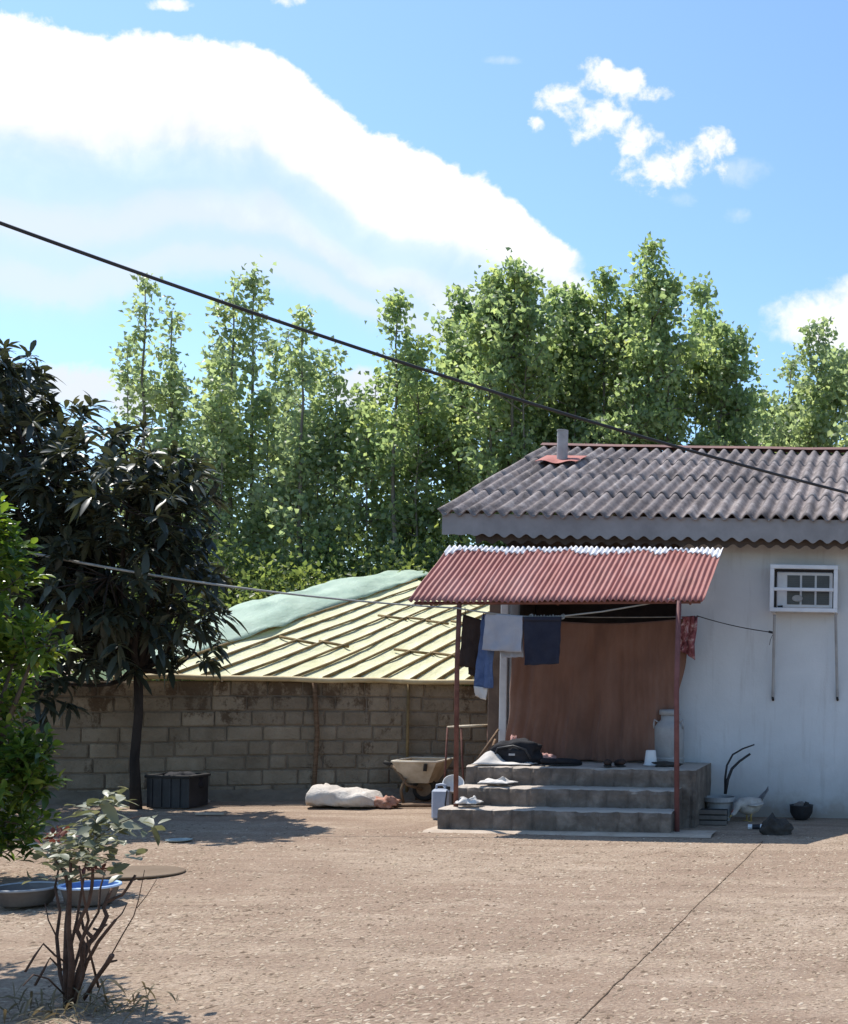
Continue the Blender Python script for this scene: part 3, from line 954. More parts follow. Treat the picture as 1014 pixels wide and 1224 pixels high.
# ------------------------------------------------------------------ curtain and washing
def sheet_px(c4, Y, nu=30, nv=30, amp=0.02, waves=4, seed=0, edge=0.0, tops=0.0):
    """cloth from four photo corners TL, TR, BR, BL at depth Y"""
    A, B, C_, D_ = [at(x, y, Y) for x, y in c4]
    def fn(u, v):
        p = A.lerp(B, u).lerp(D_.lerp(C_, u), v)
        k = amp * (0.25 + 0.75 * v)
        p.y += k * math.sin(2 * PI * waves * u + 1.4 * mnoise.noise(Vector((u * 2, v * 2, seed)))) + k * 1.2 * mnoise.noise(Vector((u * 5, v * 3, seed + 3)))
        p.x += edge * mnoise.noise(Vector((v * 4, u * 1.5, seed + 9)))
        p.z += edge * mnoise.noise(Vector((u * 4, v * 1.5, seed + 13))) * v - tops * math.sin(PI * u) * (1 - v)
        return p
    return MB().grid(fn, nu, nv)
cur = thing('curtain', at(720, 905, 12.46), 'large rust brown cloth curtain hung across the porch opening', 'curtain')
f = sheet_px([(614, 737), (831, 738), (797, 909), (604, 913)], 12.42, 150, 60, 0.022, 5, 2, 0.035, 0.03)
cv = []
for i_, v_ in enumerate(f.v):
    uu = (i_ % 151) / 150; vv = (i_ // 151) / 60
    sl = uu + 0.30 * (1 - vv) * (uu - 0.2)          # folds gather towards the lower right
    k_ = 0.075 * (0.15 + vv) ** 0.8 * mnoise.noise(Vector((sl * 11, vv * 0.8, 4))) + 0.03 * (0.2 + vv) * mnoise.noise(Vector((sl * 30, vv * 1.2, 9)))
    k_ += 0.05 * math.sin(PI * uu) * math.sin(PI * min(1, vv * 1.2)) * math.sin((vv * 1.1 + (uu - 0.6) ** 2 * 2.4) * 15) * 0.35 * (1 - vv)
    k_ += 0.05 * math.exp(-((uu - 0.75 - 0.2 * vv) / 0.05) ** 2) * vv
    cv.append((v_[0], v_[1] - k_, v_[2] + 0.012 * vv ** 3 * mnoise.noise(Vector((uu * 6, 3, 0))) - 0.035 * math.sin(PI * uu) * (1 - vv) ** 2))
f.v = cv
f.build('cloth', 'curtain', cur, smooth=True, solid=0.004)
f = MB().tube(sag(at(606, 736, 12.46), at(835, 737, 12.46), 0.012, 20), 0.006, 6)
f.build('curtain_wire', 'rope', cur, smooth=True)

# washing line: from a near anchor at the left, past the posts
a0 = at(-60, 640, 11.0); a1 = at(546, 727, 11.20); a2 = at(640, 738, 11.3); a3 = at(806, 715, 11.25)
line_pts = sag(a0, a1, 0.10, 40) + [at(575, 731.5, 11.24), at(600, 734.5, 11.28), a2, at(672, 736.5, 11.3), at(720, 731, 11.29), at(770, 722.5, 11.27), a3]
f = MB().tube(line_pts, [0.0135 - 0.006 * min(1, i / 40) for i in range(len(line_pts))], 8)
for i in range(34):                                        # rope ends wound round the line
    pass
kn = MB()
hx = [at(632 + 44 * t / 60, 737 + 0.8 * math.sin(t * 0.9), 11.3) for t in range(61)]
f.tube([h_ + Vector((0, 0.012 * math.cos(t * 1.3), 0.012 * math.sin(t * 1.3))) for t, h_ in enumerate(hx)], 0.006, 6)
for x in (635, 673):
    f.tube([at(x, 737, 11.3) + Vector((0.025 * math.cos(t * 0.8) * 0.7, 0.02 * math.sin(t * 0.8), 0.022 * math.sin(t * 0.8))) for t in range(9)], 0.007, 6)
tag(f.build('washing_line', 'rope', smooth=True), 'pale rope washing line strung from the left across the porch front', 'rope')

tr = thing('trousers', at(563, 805, 11.42), 'dark brown trousers hanging next to the rusty left post', 'trousers')
f = sheet_px([(554, 734), (579, 742), (572, 800), (549, 796)], 11.42, 14, 20, 0.018, 1.5, 5, 0.012)
f.build('cloth', 'brown_cloth', tr, smooth=True, solid=0.012)
f = sheet_px([(561, 760), (570, 762), (571, 810), (560, 806)], 11.45, 8, 14, 0.012, 1, 15, 0.01)
f.build('trouser_leg', 'brown_cloth', tr, smooth=True, solid=0.014)
MB().tube([at(556, 726, 11.24), at(557, 738, 11.42)], 0.004, 5).build('loop', 'brown_cloth', tr)
MB().tube([at(578, 732, 11.26), at(578, 745, 11.42)], 0.004, 5).build('loop', 'brown_cloth', tr)

jn = thing('jeans', at(577, 835, 11.36), 'blue jeans hanging half hidden behind the grey shirt', 'jeans')
f = sheet_px([(577, 734), (592, 735), (588, 822), (567, 820)], 11.36, 14, 30, 0.022, 1.2, 7, 0.014)
f.build('leg', 'jeans', jn, smooth=True, solid=0.016)
f = sheet_px([(567, 820), (583, 822), (581, 837), (568, 832)], 11.36, 8, 6, 0.012, 1, 9, 0.006)
f.build('turned_cuff', 'white_cloth', jn, smooth=True, solid=0.02)

sh = thing('shirt', at(600, 785, 11.31), 'pale grey shirt folded over the washing line left of the navy shorts', 'shirt')
f = sheet_px([(581, 733), (625, 736), (624, 780), (576, 776)], 11.27, 24, 20, 0.016, 1.6, 3, 0.01)
f.build('front_fold', 'grey_cloth', sh, smooth=True, solid=0.004)
f = sheet_px([(582, 733), (625, 736), (626, 786), (600, 786)], 11.335, 20, 20, 0.014, 1.6, 4, 0.01)
f.build('back_fold', 'grey_cloth', sh, smooth=True, solid=0.004)
ns = thing('shorts', at(648, 795, 11.31), 'navy blue shorts hanging on the washing line right of the grey shirt', 'shorts')
f = sheet_px([(626, 738), (671, 738), (668, 793), (627, 796)], 11.275, 24, 22, 0.014, 1.4, 6, 0.008)
f.build('front', 'navy', ns, smooth=True, solid=0.004)
f = sheet_px([(626, 738), (671, 738), (668, 788), (629, 790)], 11.335, 20, 20, 0.012, 1.4, 8, 0.008)
f.build('back', 'navy', ns, smooth=True, solid=0.004)
f = sheet_px([(626, 737), (671, 737), (671, 742), (626, 742)], 11.262, 20, 3, 0.004, 1.4, 6, 0.0)
f.build('waistband', 'navy', ns, smooth=True, solid=0.005)
fl_ = thing('headscarf', at(822, 790, 12.38), 'dark red floral scarf bunched at the upper right corner of the curtain', 'scarf')
f = sheet_px([(815, 737), (832, 736), (829, 788), (813, 776)], 12.36, 14, 24, 0.03, 2.2, 21, 0.03)
f.build('cloth', 'floral', fl_, smooth=True, solid=0.01)
f = MB().tube([at(833, 737, 12.36), at(831, 752, 12.34), at(827, 770, 12.33), at(829, 786, 12.33)], [0.012, 0.02, 0.03, 0.016], 8)
f.build('twisted_end', 'floral', fl_, smooth=True)

f = MB().tube(sag(at(833, 736, 12.40), at(925, 756, 12.52), 0.02, 16), 0.0055, 6)
f.tube([at(925, 756, 12.52), at(921, 765, 12.52), at(920, 771, 12.53)], 0.003, 5)
f.tube([at(919, 755, 12.52), at(927, 757, 12.52)], 0.014, 6)
tag(f.build('wire', 'cable', smooth=True), 'thin dark wire tied from the curtain corner to the air conditioner brace', 'wire')

# ------------------------------------------------------------------ air conditioner
ac = thing('air_conditioner', at(961, 735, 12.5), 'white boxed window air conditioner in a metal cage on the wall', 'air conditioner')
AY = 12.36
q0, q1 = at(921, 674, AY), at(1001, 733, AY)
x0, x1, z1, z0 = q0.x, q1.x, q0.z - 0.005, q1.z + 0.005
def bar(mb, xa, xb, za, zb, y, dep, bev=0.004):
    mb.box(((xa + xb) / 2, y, (za + zb) / 2), (xb - xa, dep, zb - za), bev=bev)
t = 0.042
f = MB()
bar(f, x0, x1, z1 - t, z1, AY, 0.04); bar(f, x0, x1, z0, z0 + t, AY, 0.04)
bar(f, x0, x0 + t, z0 + t, z1 - t, AY, 0.04); bar(f, x1 - t, x1, z0 + t, z1 - t, AY, 0.04)
zm = z0 + (z1 - z0) * 0.48
bar(f, x0 + t, x1 - t, zm - 0.017, zm + 0.017, AY, 0.034)
for xx in (x0 + t / 2, x1 - t / 2):
    for zz in (z0 + t / 2, z1 - t / 2):
        f.box((xx, (AY + WY) / 2 + 0.01, zz), (t * 0.85, WY - AY - 0.02, t * 0.85))
f.build('cage', 'white_paint', ac)
f = MB()
bx0, bx1, bz0, bz1 = x0 + 0.058, x1 - 0.058, z0 + 0.050, z1 - 0.062
f.box(((bx0 + bx1) / 2, 12.57, (bz0 + bz1) / 2), (bx1 - bx0, 0.17, bz1 - bz0), bev=0.01)
body = f.build('body', 'white_paint', ac)
f = MB(); f.box(((x0 + x1) / 2, 12.575, (z0 + z1) / 2), (x1 - x0 - 0.062, 0.15, z1 - z0 - 0.062)); f.build('dark_backing', 'rubber', ac)  # black box behind the body, drawing the dark gap inside the cage
wx0 = bx0 + (bx1 - bx0) * 0.17
for r_ in range(2):
    for c_ in range(3):
        cw = (bx1 - 0.022 - wx0) / 3; chh = (bz1 - bz0 - 0.05) / 2
        xa = wx0 + c_ * cw; za = bz0 + 0.025 + r_ * chh
        f = MB(); f.box((xa + cw / 2, 12.482, za + chh / 2), (cw - 0.022, 0.006, chh - 0.02))
        for i in range(7):
            f.box((xa + cw / 2, 12.477, za + 0.02 + i * (chh - 0.04) / 6), (cw - 0.026, 0.006, 0.006))
        f.build('vent', 'glass_dark', body)
cb = at(953, 715, 12.44)
f = MB()
f.lathe((0, 0, 0), [(0.001, -0.006), (0.052, -0.006), (0.056, 0), (0.052, 0.006), (0.001, 0.006)], 24, sx=1, sy=0.62)
f.v = [(cb.x + v_[0], 12.468 + v_[2], cb.z + v_[1]) for v_ in f.v]
f.build('badge', 'can_white', body)
kb = at(932, 726, 12.44)
f = MB().tube([(kb.x - 0.02, 12.475, kb.z), (kb.x + 0.03, 12.475, kb.z + 0.005)], 0.02, 8); f.build('knob', 'black', body)
for (pa, pb) in (((926, 735), (924, 834)), ((999, 735), (1001, 834))):
    A = at(*pa, AY + 0.02); B = at(*pb, WY - 0.01)
    f = MB().tube([A, B], 0.017, 6)
    br = f.build('brace', 'can_white', ac)
    f = MB().tube([B + Vector((0, -0.03, 0.0)), B + Vector((0.004, 0.0, -0.025))], 0.013, 8); f.build('bolt', 'rubber', br)

# ------------------------------------------------------------------ things on the steps
ZP = 0.553
c = Vector((at(800, 900, 12.36).x, 12.36, ZP))
can = thing('milk_can', c, 'tall dull white metal churn standing at the right end of the platform', 'churn')
f = MB().lathe(c, [(0.135, 0), (0.15, 0.012), (0.15, 0.35), (0.147, 0.38), (0.12, 0.42), (0.09, 0.445), (0.088, 0.50)], 28)
f.lathe(c, [(0.152, 0.05), (0.156, 0.06), (0.152, 0.07)], 28, cap0=False, cap1=False)
f.build('body', 'can_white', can, smooth=True)
f = MB().lathe(c, [(0.092, 0.495), (0.106, 0.50), (0.108, 0.535), (0.10, 0.55), (0.02, 0.556)], 28); f.build('lid', 'can_white', can, smooth=True)
for s_ in (-1, 1):
    f = MB()
    f.tube([c + Vector((s_ * 0.10, -0.05, 0.42)), c + Vector((s_ * 0.145, -0.06, 0.45)), c + Vector((s_ * 0.15, -0.06, 0.40)), c + Vector((s_ * 0.147, -0.05, 0.36))], 0.009, 6)
    f.build('handle', 'can_white', can, smooth=True)

c = Vector((at(778, 905, 12.1).x, 12.1, ZP))
bk = thing('bucket', c, 'small white plastic bucket turned upside down beside the churn', 'bucket')
MB().lathe(c, [(0.068, 0), (0.07, 0.012), (0.064, 0.014), (0.048, 0.145), (0.044, 0.15)], 24).build('body', 'white_plastic', bk, smooth=False)
MB().lathe(c, [(0.072, 0.0), (0.074, 0.006), (0.072, 0.014)], 24, cap0=False, cap1=False).build('rim', 'white_plastic', bk, smooth=True)

f = MB().lump(Vector((at(797, 911, 11.95).x, 11.95, ZP)), (0.135, 0.09, 0.028), 4, 0.5, 24, 10)
tag(f.build('rag', 'heap', smooth=True), 'flat dark rag on the platform in front of the white churn', 'rag')

def shoe(root, c, ang, L, mat):
    Rz = Matrix.Rotation(ang, 3, 'Z')
    pts = [(-0.48, 0, 0.035), (-0.40, 0, 0.045), (-0.15, 0, 0.04), (0.15, 0, 0.03), (0.38, 0, 0.024), (0.48, 0, 0.014)]
    rad = [0.018, 0.034, 0.036, 0.04, 0.034, 0.012]
    f = MB().tube([Vector(c) + Rz @ Vector((p[0] * L, 0, p[2] + 0.006)) for p in pts], rad, 10, flat=0.85)
    f.build('upper', mat, root, smooth=True)
    f = MB().tube([Vector(c) + Rz @ Vector((p[0] * L * 1.03, 0, 0.010)) for p in pts], [r * 1.05 for r in rad], 12, flat=0.22)
    f.build('sole', 'rubber', root, smooth=True)
def shoe_pair(cpx, Y, z, label, mat='rubber', gap=0.11, L=0.25, ang=1.9):
    c = Vector((at(cpx, 905, Y).x, Y, z))
    for s_, lab in ((-1, label[0]), (1, label[1])):
        cc = c + Vector((s_ * gap / 2, 0.02 * s_, 0))
        r = thing('shoe', cc, lab, 'shoe', 'shoes left on the porch steps')
        shoe(r, cc, ang + 0.15 * s_, L, mat)
shoe_pair(734, 11.82, ZP, ('dark brown shoe, left one of the pair in front of the curtain', 'dark brown shoe, right one of the pair in front of the curtain'), 'brown_cloth')
shoe_pair(672, 11.80, ZP, ('black shoe nearest the pink cloth on the platform', 'black shoe second to the right of the pink cloth'), 'black_cloth', 0.13, 0.27, 0.5)

# black bag
c = Vector((at(618, 915, 11.95).x, 11.95, ZP))
bag = thing('duffel_bag', c, 'black soft bag slumped on the platform beside the white column', 'bag')
f = MB().lump(c, (0.225, 0.13, 0.135), 3, 0.35, 32, 20, power=0.75)
f.build('body', 'black_cloth', bag, smooth=True)
f = MB().tube([c + Vector((-0.2, -0.11, 0.05)), c + Vector((-0.15, -0.13, 0.16)), c + Vector((0.0, -0.135, 0.185)), c + Vector((0.12, -0.13, 0.15)), c + Vector((0.17, -0.12, 0.06))], 0.011, 6)
f.build('handle', 'black', bag, smooth=True)
f = MB().box(c + Vector((-0.01, -0.137, 0.10)), (0.06, 0.006, 0.02)); f.build('tag_strip', 'grey_paint', bag)

f = MB().lump(Vector((at(652, 905, 12.1).x, 12.1, ZP)), (0.10, 0.08, 0.055), 8, 0.7, 24, 14, freq=3)
tag(f.build('cloth', 'pink_cloth', smooth=True), 'crumpled pink cloth between the black bag and the dark shoes', 'cloth')
f = MB().lump(Vector((at(615, 895, 12.3).x, 12.3, ZP)), (0.05, 0.05, 0.14), 9, 0.5, 18, 14, freq=3)
tag(f.build('cloth', 'pink_cloth', smooth=True), 'pale pink cloth standing up behind the black bag', 'cloth')

# white cloths
def rag_sheet(name, c4, zf, mat, label, seed, amp=0.05):
    A, B, C_, D_ = [Vector(p) for p in c4]
    def fn(u, v):
        p = A.lerp(B, u).lerp(D_.lerp(C_, u), v)
        k = math.sin(PI * u) ** 0.6 * math.sin(PI * v) ** 0.6
        p.z += zf(u, v) + k * amp * (0.6 + 0.9 * mnoise.noise(Vector((u * 4, v * 4, seed))))
        p.x += 0.03 * mnoise.noise(Vector((u * 3, v * 5, seed + 2))); p.y += 0.02 * mnoise.noise(Vector((u * 5, v * 3, seed + 4)))
        return p
    f = MB().grid(fn, 26, 20)
    return tag(f.build(name, mat, smooth=True, solid=0.006), label, 'cloth')
rag_sheet('cloth', [(-3.93, 11.64, ZP + 0.012), (-3.40, 11.70, ZP + 0.012), (-3.38, 11.98, ZP + 0.012), (-3.90, 12.05, ZP + 0.012)],
          lambda u, v: 0.11 * math.exp(-((u - 0.2) / 0.16) ** 2) * math.sin(PI * min(1, max(0, v))) , 'white_cloth', 'white cloth heaped on the sunlit left end of the platform', 2, 0.025)
rag_sheet('cloth', [(-3.78, 11.37, 0.388), (-3.50, 11.38, 0.388), (-3.46, 11.58, 0.388), (-3.76, 11.60, 0.388)],
          lambda u, v: 0.02, 'white_cloth', 'small crumpled white cloth on the middle step', 5, 0.05)
rag_sheet('cloth', [(-3.90, 11.10, 0.212), (-3.70, 11.09, 0.212), (-3.69, 11.29, 0.212), (-3.90, 11.30, 0.212)],
          lambda u, v: 0.03, 'white_cloth', 'crumpled white cloth on the lowest step beside the rusty post', 9, 0.07)

# sticks leaning at the column
for i, (pa, pb, lab) in enumerate((((571, 905), (596, 872), 'longer wooden stick leaning against the white column'), ((583, 908), (592, 884), 'shorter wooden stick leaning beside the white column'))):
    A = at(*pa, 12.3); B = at(*pb, 12.52); A.z = ZP + 0.004
    f = MB().tube([A, A.lerp(B, 0.5) + Vector((0.004, 0, 0.004)), B], [0.016, 0.015, 0.012], 7)
    tag(f.build('stick', 'wood', smooth=True), lab, 'stick')

# ------------------------------------------------------------------ left of the steps
c = Vector((at(528, 960, 11.95).x, 11.95, -0.005))
jc = thing('jerrycan', c, 'blue grey plastic jerrycan standing on the ground at the left of the steps', 'jerrycan')
f = MB().box(c + Vector((0, 0, 0.15)), (0.17, 0.12, 0.30), bev=0.022)
f.build('body', 'blue_grey', jc)
f = MB().tube([c + Vector((-0.055, 0, 0.295)), c + Vector((-0.05, 0, 0.335)), c + Vector((0.0, 0, 0.345)), c + Vector((0.04, 0, 0.335)), c + Vector((0.045, 0, 0.295))], 0.013, 8); f.build('handle', 'blue_grey', jc, smooth=True)
f = MB().tube([c + Vector((0.06, 0, 0.29)), c + Vector((0.062, 0, 0.325))], 0.022, 10); f.build('cap', 'black', jc)
f = MB().tube([c + Vector((0.075, -0.066, 0.29)), c + Vector((0.06, -0.069, 0.16)), c + Vector((0.078, -0.067, 0.02))], 0.006, 6); f.build('strap', 'black', jc)

def basin(c, R, H, wall_mat, rim_mat, inner_mat, name, label, cat='basin', group=None, tilt=None, water=None):
    r = thing(name, c, label, cat, group)
    f = MB().lathe((0, 0, 0), [(R * 0.72, 0), (R * 0.78, 0.01), (R * 0.95, H * 0.9), (R * 0.98, H)], 36, cap1=False)
    gi = MB().lathe((0, 0, 0), [(R * 0.945, H), (R * 0.90, H * 0.88), (R * 0.74, 0.025), (R * 0.05, 0.02)], 36, cap0=False)
    g2 = MB().lathe((0, 0, 0), [(R * 0.93, H), (R * 0.96, H + 0.008), (R * 1.02, H + 0.006), (R * 1.04, H - 0.006), (R * 0.98, H - 0.004)], 36, cap0=False, cap1=False)
    Rm = tilt if tilt is not None else Matrix.Identity(3)
    for mb in (f, g2, gi):
        mb.v = [tuple(Vector(c) + Rm @ Vector(v_)) for v_ in mb.v]
    f.build('body', wall_mat, r, smooth=True)
    g2.build('rim', rim_mat, r, smooth=True)
    gi.build('inside', inner_mat, r, smooth=True)
    if water:
        MB().lathe(Vector(c) + Vector((0, 0, H * 0.6)), [(0.001, 0), (R * 0.84, 0.0)], 36, cap0=False, cap1=False).build('water', water, r)
    return r
c = Vector((at(536, 933, 11.93).x, 12.06, 0.30))
basin(c, 0.10, 0.07, 'white_cloth', 'white_plastic', 'white_plastic', 'bowl', 'white bowl tilted on its side above the jerrycan', 'bowl', tilt=Matrix.Rotation(math.radians(48), 3, 'X') @ Matrix.Rotation(math.radians(20), 3, 'Y'))
# stand the bowl rests on: a small upended block behind the can
f = MB().box((c.x + 0.02, 12.10, 0.145), (0.15, 0.14, 0.30), bev=0.01)
tag(f.build('concrete_block', 'concrete'), 'upright concrete block behind the jerrycan under the tilted bowl', 'block')

# metal stand
st = thing('metal_stand', (at(560, 930, 12.9).x, 12.9, 0), 'thin rusty metal stand with splayed legs behind the left post', 'stand')
ztop = at(560, 869, 12.9).z
xa, xb = at(540, 870, 12.9).x, at(579, 870, 12.9).x
xm = at(556, 870, 12.9).x
for (x_, dx, y_) in ((xa, -0.035, 12.78), (xm, 0.05, 12.78), (xa + 0.03, -0.03, 13.02), (xb, 0.02, 13.02)):
    MB().tube([(x_ + dx, y_, -0.03), (x_, y_, ztop)], 0.010, 7).build('leg', 'rust_pole', st, smooth=True)
f = MB()
f.tube([(xa, 12.78, ztop), (xb, 12.78, ztop + 0.02)], 0.012, 7); f.tube([(xa, 13.02, ztop), (xb, 13.02, ztop + 0.02)], 0.012, 7)
f.tube([(xa, 12.78, ztop), (xa, 13.02, ztop)], 0.010, 7); f.tube([(xb, 12.78, ztop + 0.02), (xb, 13.02, ztop + 0.02)], 0.010, 7)
f.build('top_frame', 'barrow', st, smooth=True)

# wheelbarrow
wb = thing('wheelbarrow', (at(507, 950, 13.6).x, 13.6, 0), 'old pale wheelbarrow parked by the block wall left of the steps', 'wheelbarrow')
zt = at(507, 909, 13.6).z
xl, xr = at(479, 909, 13.6).x, at(531, 909, 13.6).x
cxw = (xl + xr) / 2; hw = (xr - xl) / 2; zb = zt - 0.24
tray = MB()
top = [(xl, 13.36), (xr, 13.36), (xr + 0.02, 13.86), (xl + 0.02, 13.86)]
bot = [(cxw - hw * 0.62, 13.46), (cxw + hw * 0.5, 13.46), (cxw + hw * 0.5, 13.76), (cxw - hw * 0.62, 13.76)]
vs = [(x, y, zt + (0.012 if y > 13.6 else 0)) for x, y in top] + [(x, y, zb) for x, y in bot]
tray.add(vs, [(0, 1, 5, 4), (1, 2, 6, 5), (2, 3, 7, 6), (3, 0, 4, 7), (4, 5, 6, 7)])
tray_o = tray.build('tray', 'barrow', wb, solid=0.006)
f = MB(); f.tube([Vector((x, y, zt + (0.012 if y > 13.6 else 0))) for x, y in top + top[:1]], 0.013, 6); f.build('rim', 'barrow_rim', tray_o, smooth=True)
for y_ in (13.42, 13.80):
    f = MB().tube([(xl - 0.05, y_, zt - 0.03), (xl + 0.05, y_, zt - 0.12), (cxw - 0.1, y_, zb - 0.02), (cxw + 0.03, 13.61 + (y_ - 13.61) * 0.4, 0.14)], 0.016, 7)
    hnd = f.build('handle', 'barrow_leg', wb, smooth=True)
    MB().tube([(xl - 0.11, y_, zt - 0.012), (xl - 0.03, y_, zt - 0.04)], 0.021, 8).build('grip', 'rubber', hnd, smooth=True)
    MB().tube([(xl + 0.13, y_, zb + 0.05), (xl + 0.08, y_, 0.13), (xl + 0.11, y_, -0.005)], 0.016, 7).build('leg', 'barrow_leg', wb, smooth=True)
wc = Vector((cxw + 0.03, 13.61, 0.14))
f = MB()
for k in range(24):
    pass
ring = [wc + Vector((0.105 * math.cos(2 * PI * k / 24), 0, 0.105 * math.sin(2 * PI * k / 24))) for k in range(25)]
f.tube(ring, 0.035, 8, cap=False)
wh = f.build('wheel', 'rubber', wb, smooth=True)
f = MB().tube([wc + Vector((0, -0.03, 0)), wc + Vector((0, 0.03, 0))], 0.085, 16); f.build('rim', 'barrow_leg', wh)
f = MB().tube([(cxw + 0.13, 13.35, zt - 0.02), (cxw + 0.125, 13.35, zt - 0.10)], 0.02, 6); f.build('bracket', 'rubber', wb)

# sack
sp = ground_at(405, 966)
sk = thing('sack', (sp.x, sp.y + 0.2, 0), 'filled white woven sack lying on the ground near the block wall', 'sack')
def sackf(u, v):
    th = 2 * PI * v
    t_ = u
    w_ = 0.40
    prof = (min(1, t_ / 0.10) ** 0.5) * (min(1, (1 - t_) / 0.16) ** 0.6 * 0.82 + 0.18)
    hh_ = 0.108 * prof * (1.05 - 0.35 * t_) ; dd = 0.23 * prof
    n_ = 1 + 0.16 * mnoise.noise(Vector((t_ * 5, math.cos(th) * 1.5, math.sin(th) * 1.5 + 3)))
    z = hh_ + hh_ * math.sin(th) * n_ * (1.0 if math.sin(th) > 0 else 1.0)
    cs_, sn_ = math.cos(th), math.sin(th)
    bx_ = math.copysign(abs(cs_) ** 0.6, cs_); z = hh_ + hh_ * math.copysign(abs(sn_) ** 0.65, sn_) * n_
    return (sp.x - w_ + 2 * w_ * t_ * 0.97, sp.y + 0.2 + dd * bx_ * n_, max(0.002, z + 0.016 * mnoise.noise(Vector((t_ * 11, th * 3, 7))) + 0.014 * abs(mnoise.noise(Vector((t_ * 5 + th, th * 2, 3))))))
f = MB().grid(sackf, 40, 28)
f.build('body', 'sack', sk, smooth=True)
f = MB().lump((sp.x + 0.43, sp.y + 0.16, 0.0), (0.14, 0.10, 0.065), 12, 0.7, 22, 12, freq=3)
f.build('mouth', 'sack_red', sk, smooth=True)
f = MB().tube([(sp.x + 0.52, sp.y + 0.15, 0.02), (sp.x + 0.72, sp.y + 0.2, 0.022), (sp.x + 0.98, sp.y + 0.22, 0.02)], [0.02, 0.022, 0.018], 7)
tag(f.build('stick', 'wood', smooth=True), 'short brown log lying on the ground beside the sack mouth', 'stick')

# crate at the dark end of the wall
cp = ground_at(199, 966)
cr = thing('crate', (cp.x, cp.y + 0.2, 0), 'black plastic crate in the shade at the foot of the block wall', 'crate')
f = MB()
W2, D2, H2 = 0.215, 0.17, 0.31
for (a_, b_, cxx, cyy) in ((2 * W2, 0.02, 0, -D2), (2 * W2, 0.02, 0, D2), (0.02, 2 * D2 - 0.02, -W2 + 0.01, 0), (0.02, 2 * D2 - 0.02, W2 - 0.01, 0)):
    f.box((cp.x + cxx, cp.y + 0.2 + cyy, H2 / 2), (a_, b_, H2 - 0.004))
for k in range(5):
    f.box((cp.x - W2 + 0.05 + k * 0.095, cp.y + 0.2 - D2 - 0.014, H2 / 2), (0.018, 0.012, H2 * 0.92))
f.build('body', 'black', cr)
f = MB()
f.box((cp.x, cp.y + 0.2 - D2 - 0.012, H2 + 0.012), (2 * W2 + 0.03, 0.05, 0.028), bev=0.005)
for sx_ in (-1, 1):
    f.box((cp.x + sx_ * W2, cp.y + 0.2, H2 + 0.012), (0.05, 2 * D2 + 0.03, 0.026), bev=0.005)
f.box((cp.x, cp.y + 0.2 + D2 + 0.012, H2 + 0.012), (2 * W2 + 0.03, 0.05, 0.028), bev=0.005)
f.build('rim', 'rubber', cr)
f = MB().lump((cp.x + 0.02, cp.y + 0.2, 0.15), (0.20, 0.14, 0.12), 30, 0.5, 20, 12); f.build('contents', 'black_cloth', cr, smooth=True)
sp2 = ground_at(240, 960)
f = MB().lump((sp2.x, sp2.y, -0.012), (0.085, 0.07, 0.055), 6, 0.5, 18, 12); tag(f.build('stone', 'stone', smooth=True), 'single pale stone lying beside the black crate', 'stone')
sp2 = ground_at(252, 974)
f = MB().box((sp2.x, sp2.y, 0.012), (0.27, 0.06, 0.02), rot=Matrix.Rotation(0.12, 3, 'Z'), bev=0.003); tag(f.build('plank', 'apron'), 'short pale plank on the ground in front of the crate', 'plank')

# ------------------------------------------------------------------ things at the foot of the white wall
c = Vector((at(853, 980, 11.95).x, 11.95, -0.012))
pb = thing('slatted_crate', c, 'small dark slatted crate standing in front of the white flower pot', 'crate')
MB().box(c + Vector((0, 0, 0.075)), (0.26, 0.16, 0.15)).build('box', 'rubber', pb)
for k in range(3):
    MB().box(c + Vector((0, -0.088, 0.028 + k * 0.052)), (0.285, 0.014, 0.040), bev=0.003).build('slat', 'basin_dark', pb)
c2 = Vector((at(860, 975, 12.3).x, 12.3, -0.012))
pot = thing('plant_pot', c2, 'white plastic flower pot with two bare curved stems by the wall', 'potted plant')
MB().lathe(c2, [(0.11, 0), (0.135, 0.18), (0.14, 0.19), (0.165, 0.20), (0.165, 0.245), (0.15, 0.245), (0.145, 0.21), (0.02, 0.20)], 28).build('pot', 'can_white', pot, smooth=False)
def px_curve(lst, Y): return [at(x, y, Y) for x, y in lst]
MB().tube(px_curve([(867, 949), (867, 930), (869, 915), (876, 902), (888, 895), (902, 890)], c2.y), [0.013, 0.012, 0.011, 0.010, 0.009, 0.007], 7).build('stem', 'cable', pot, smooth=True)
MB().tube(px_curve([(867, 949), (870, 932), (875, 919), (884, 910), (897, 901)], c2.y - 0.02), [0.017, 0.016, 0.015, 0.013, 0.012], 7).build('stem', 'cable', pot, smooth=True)

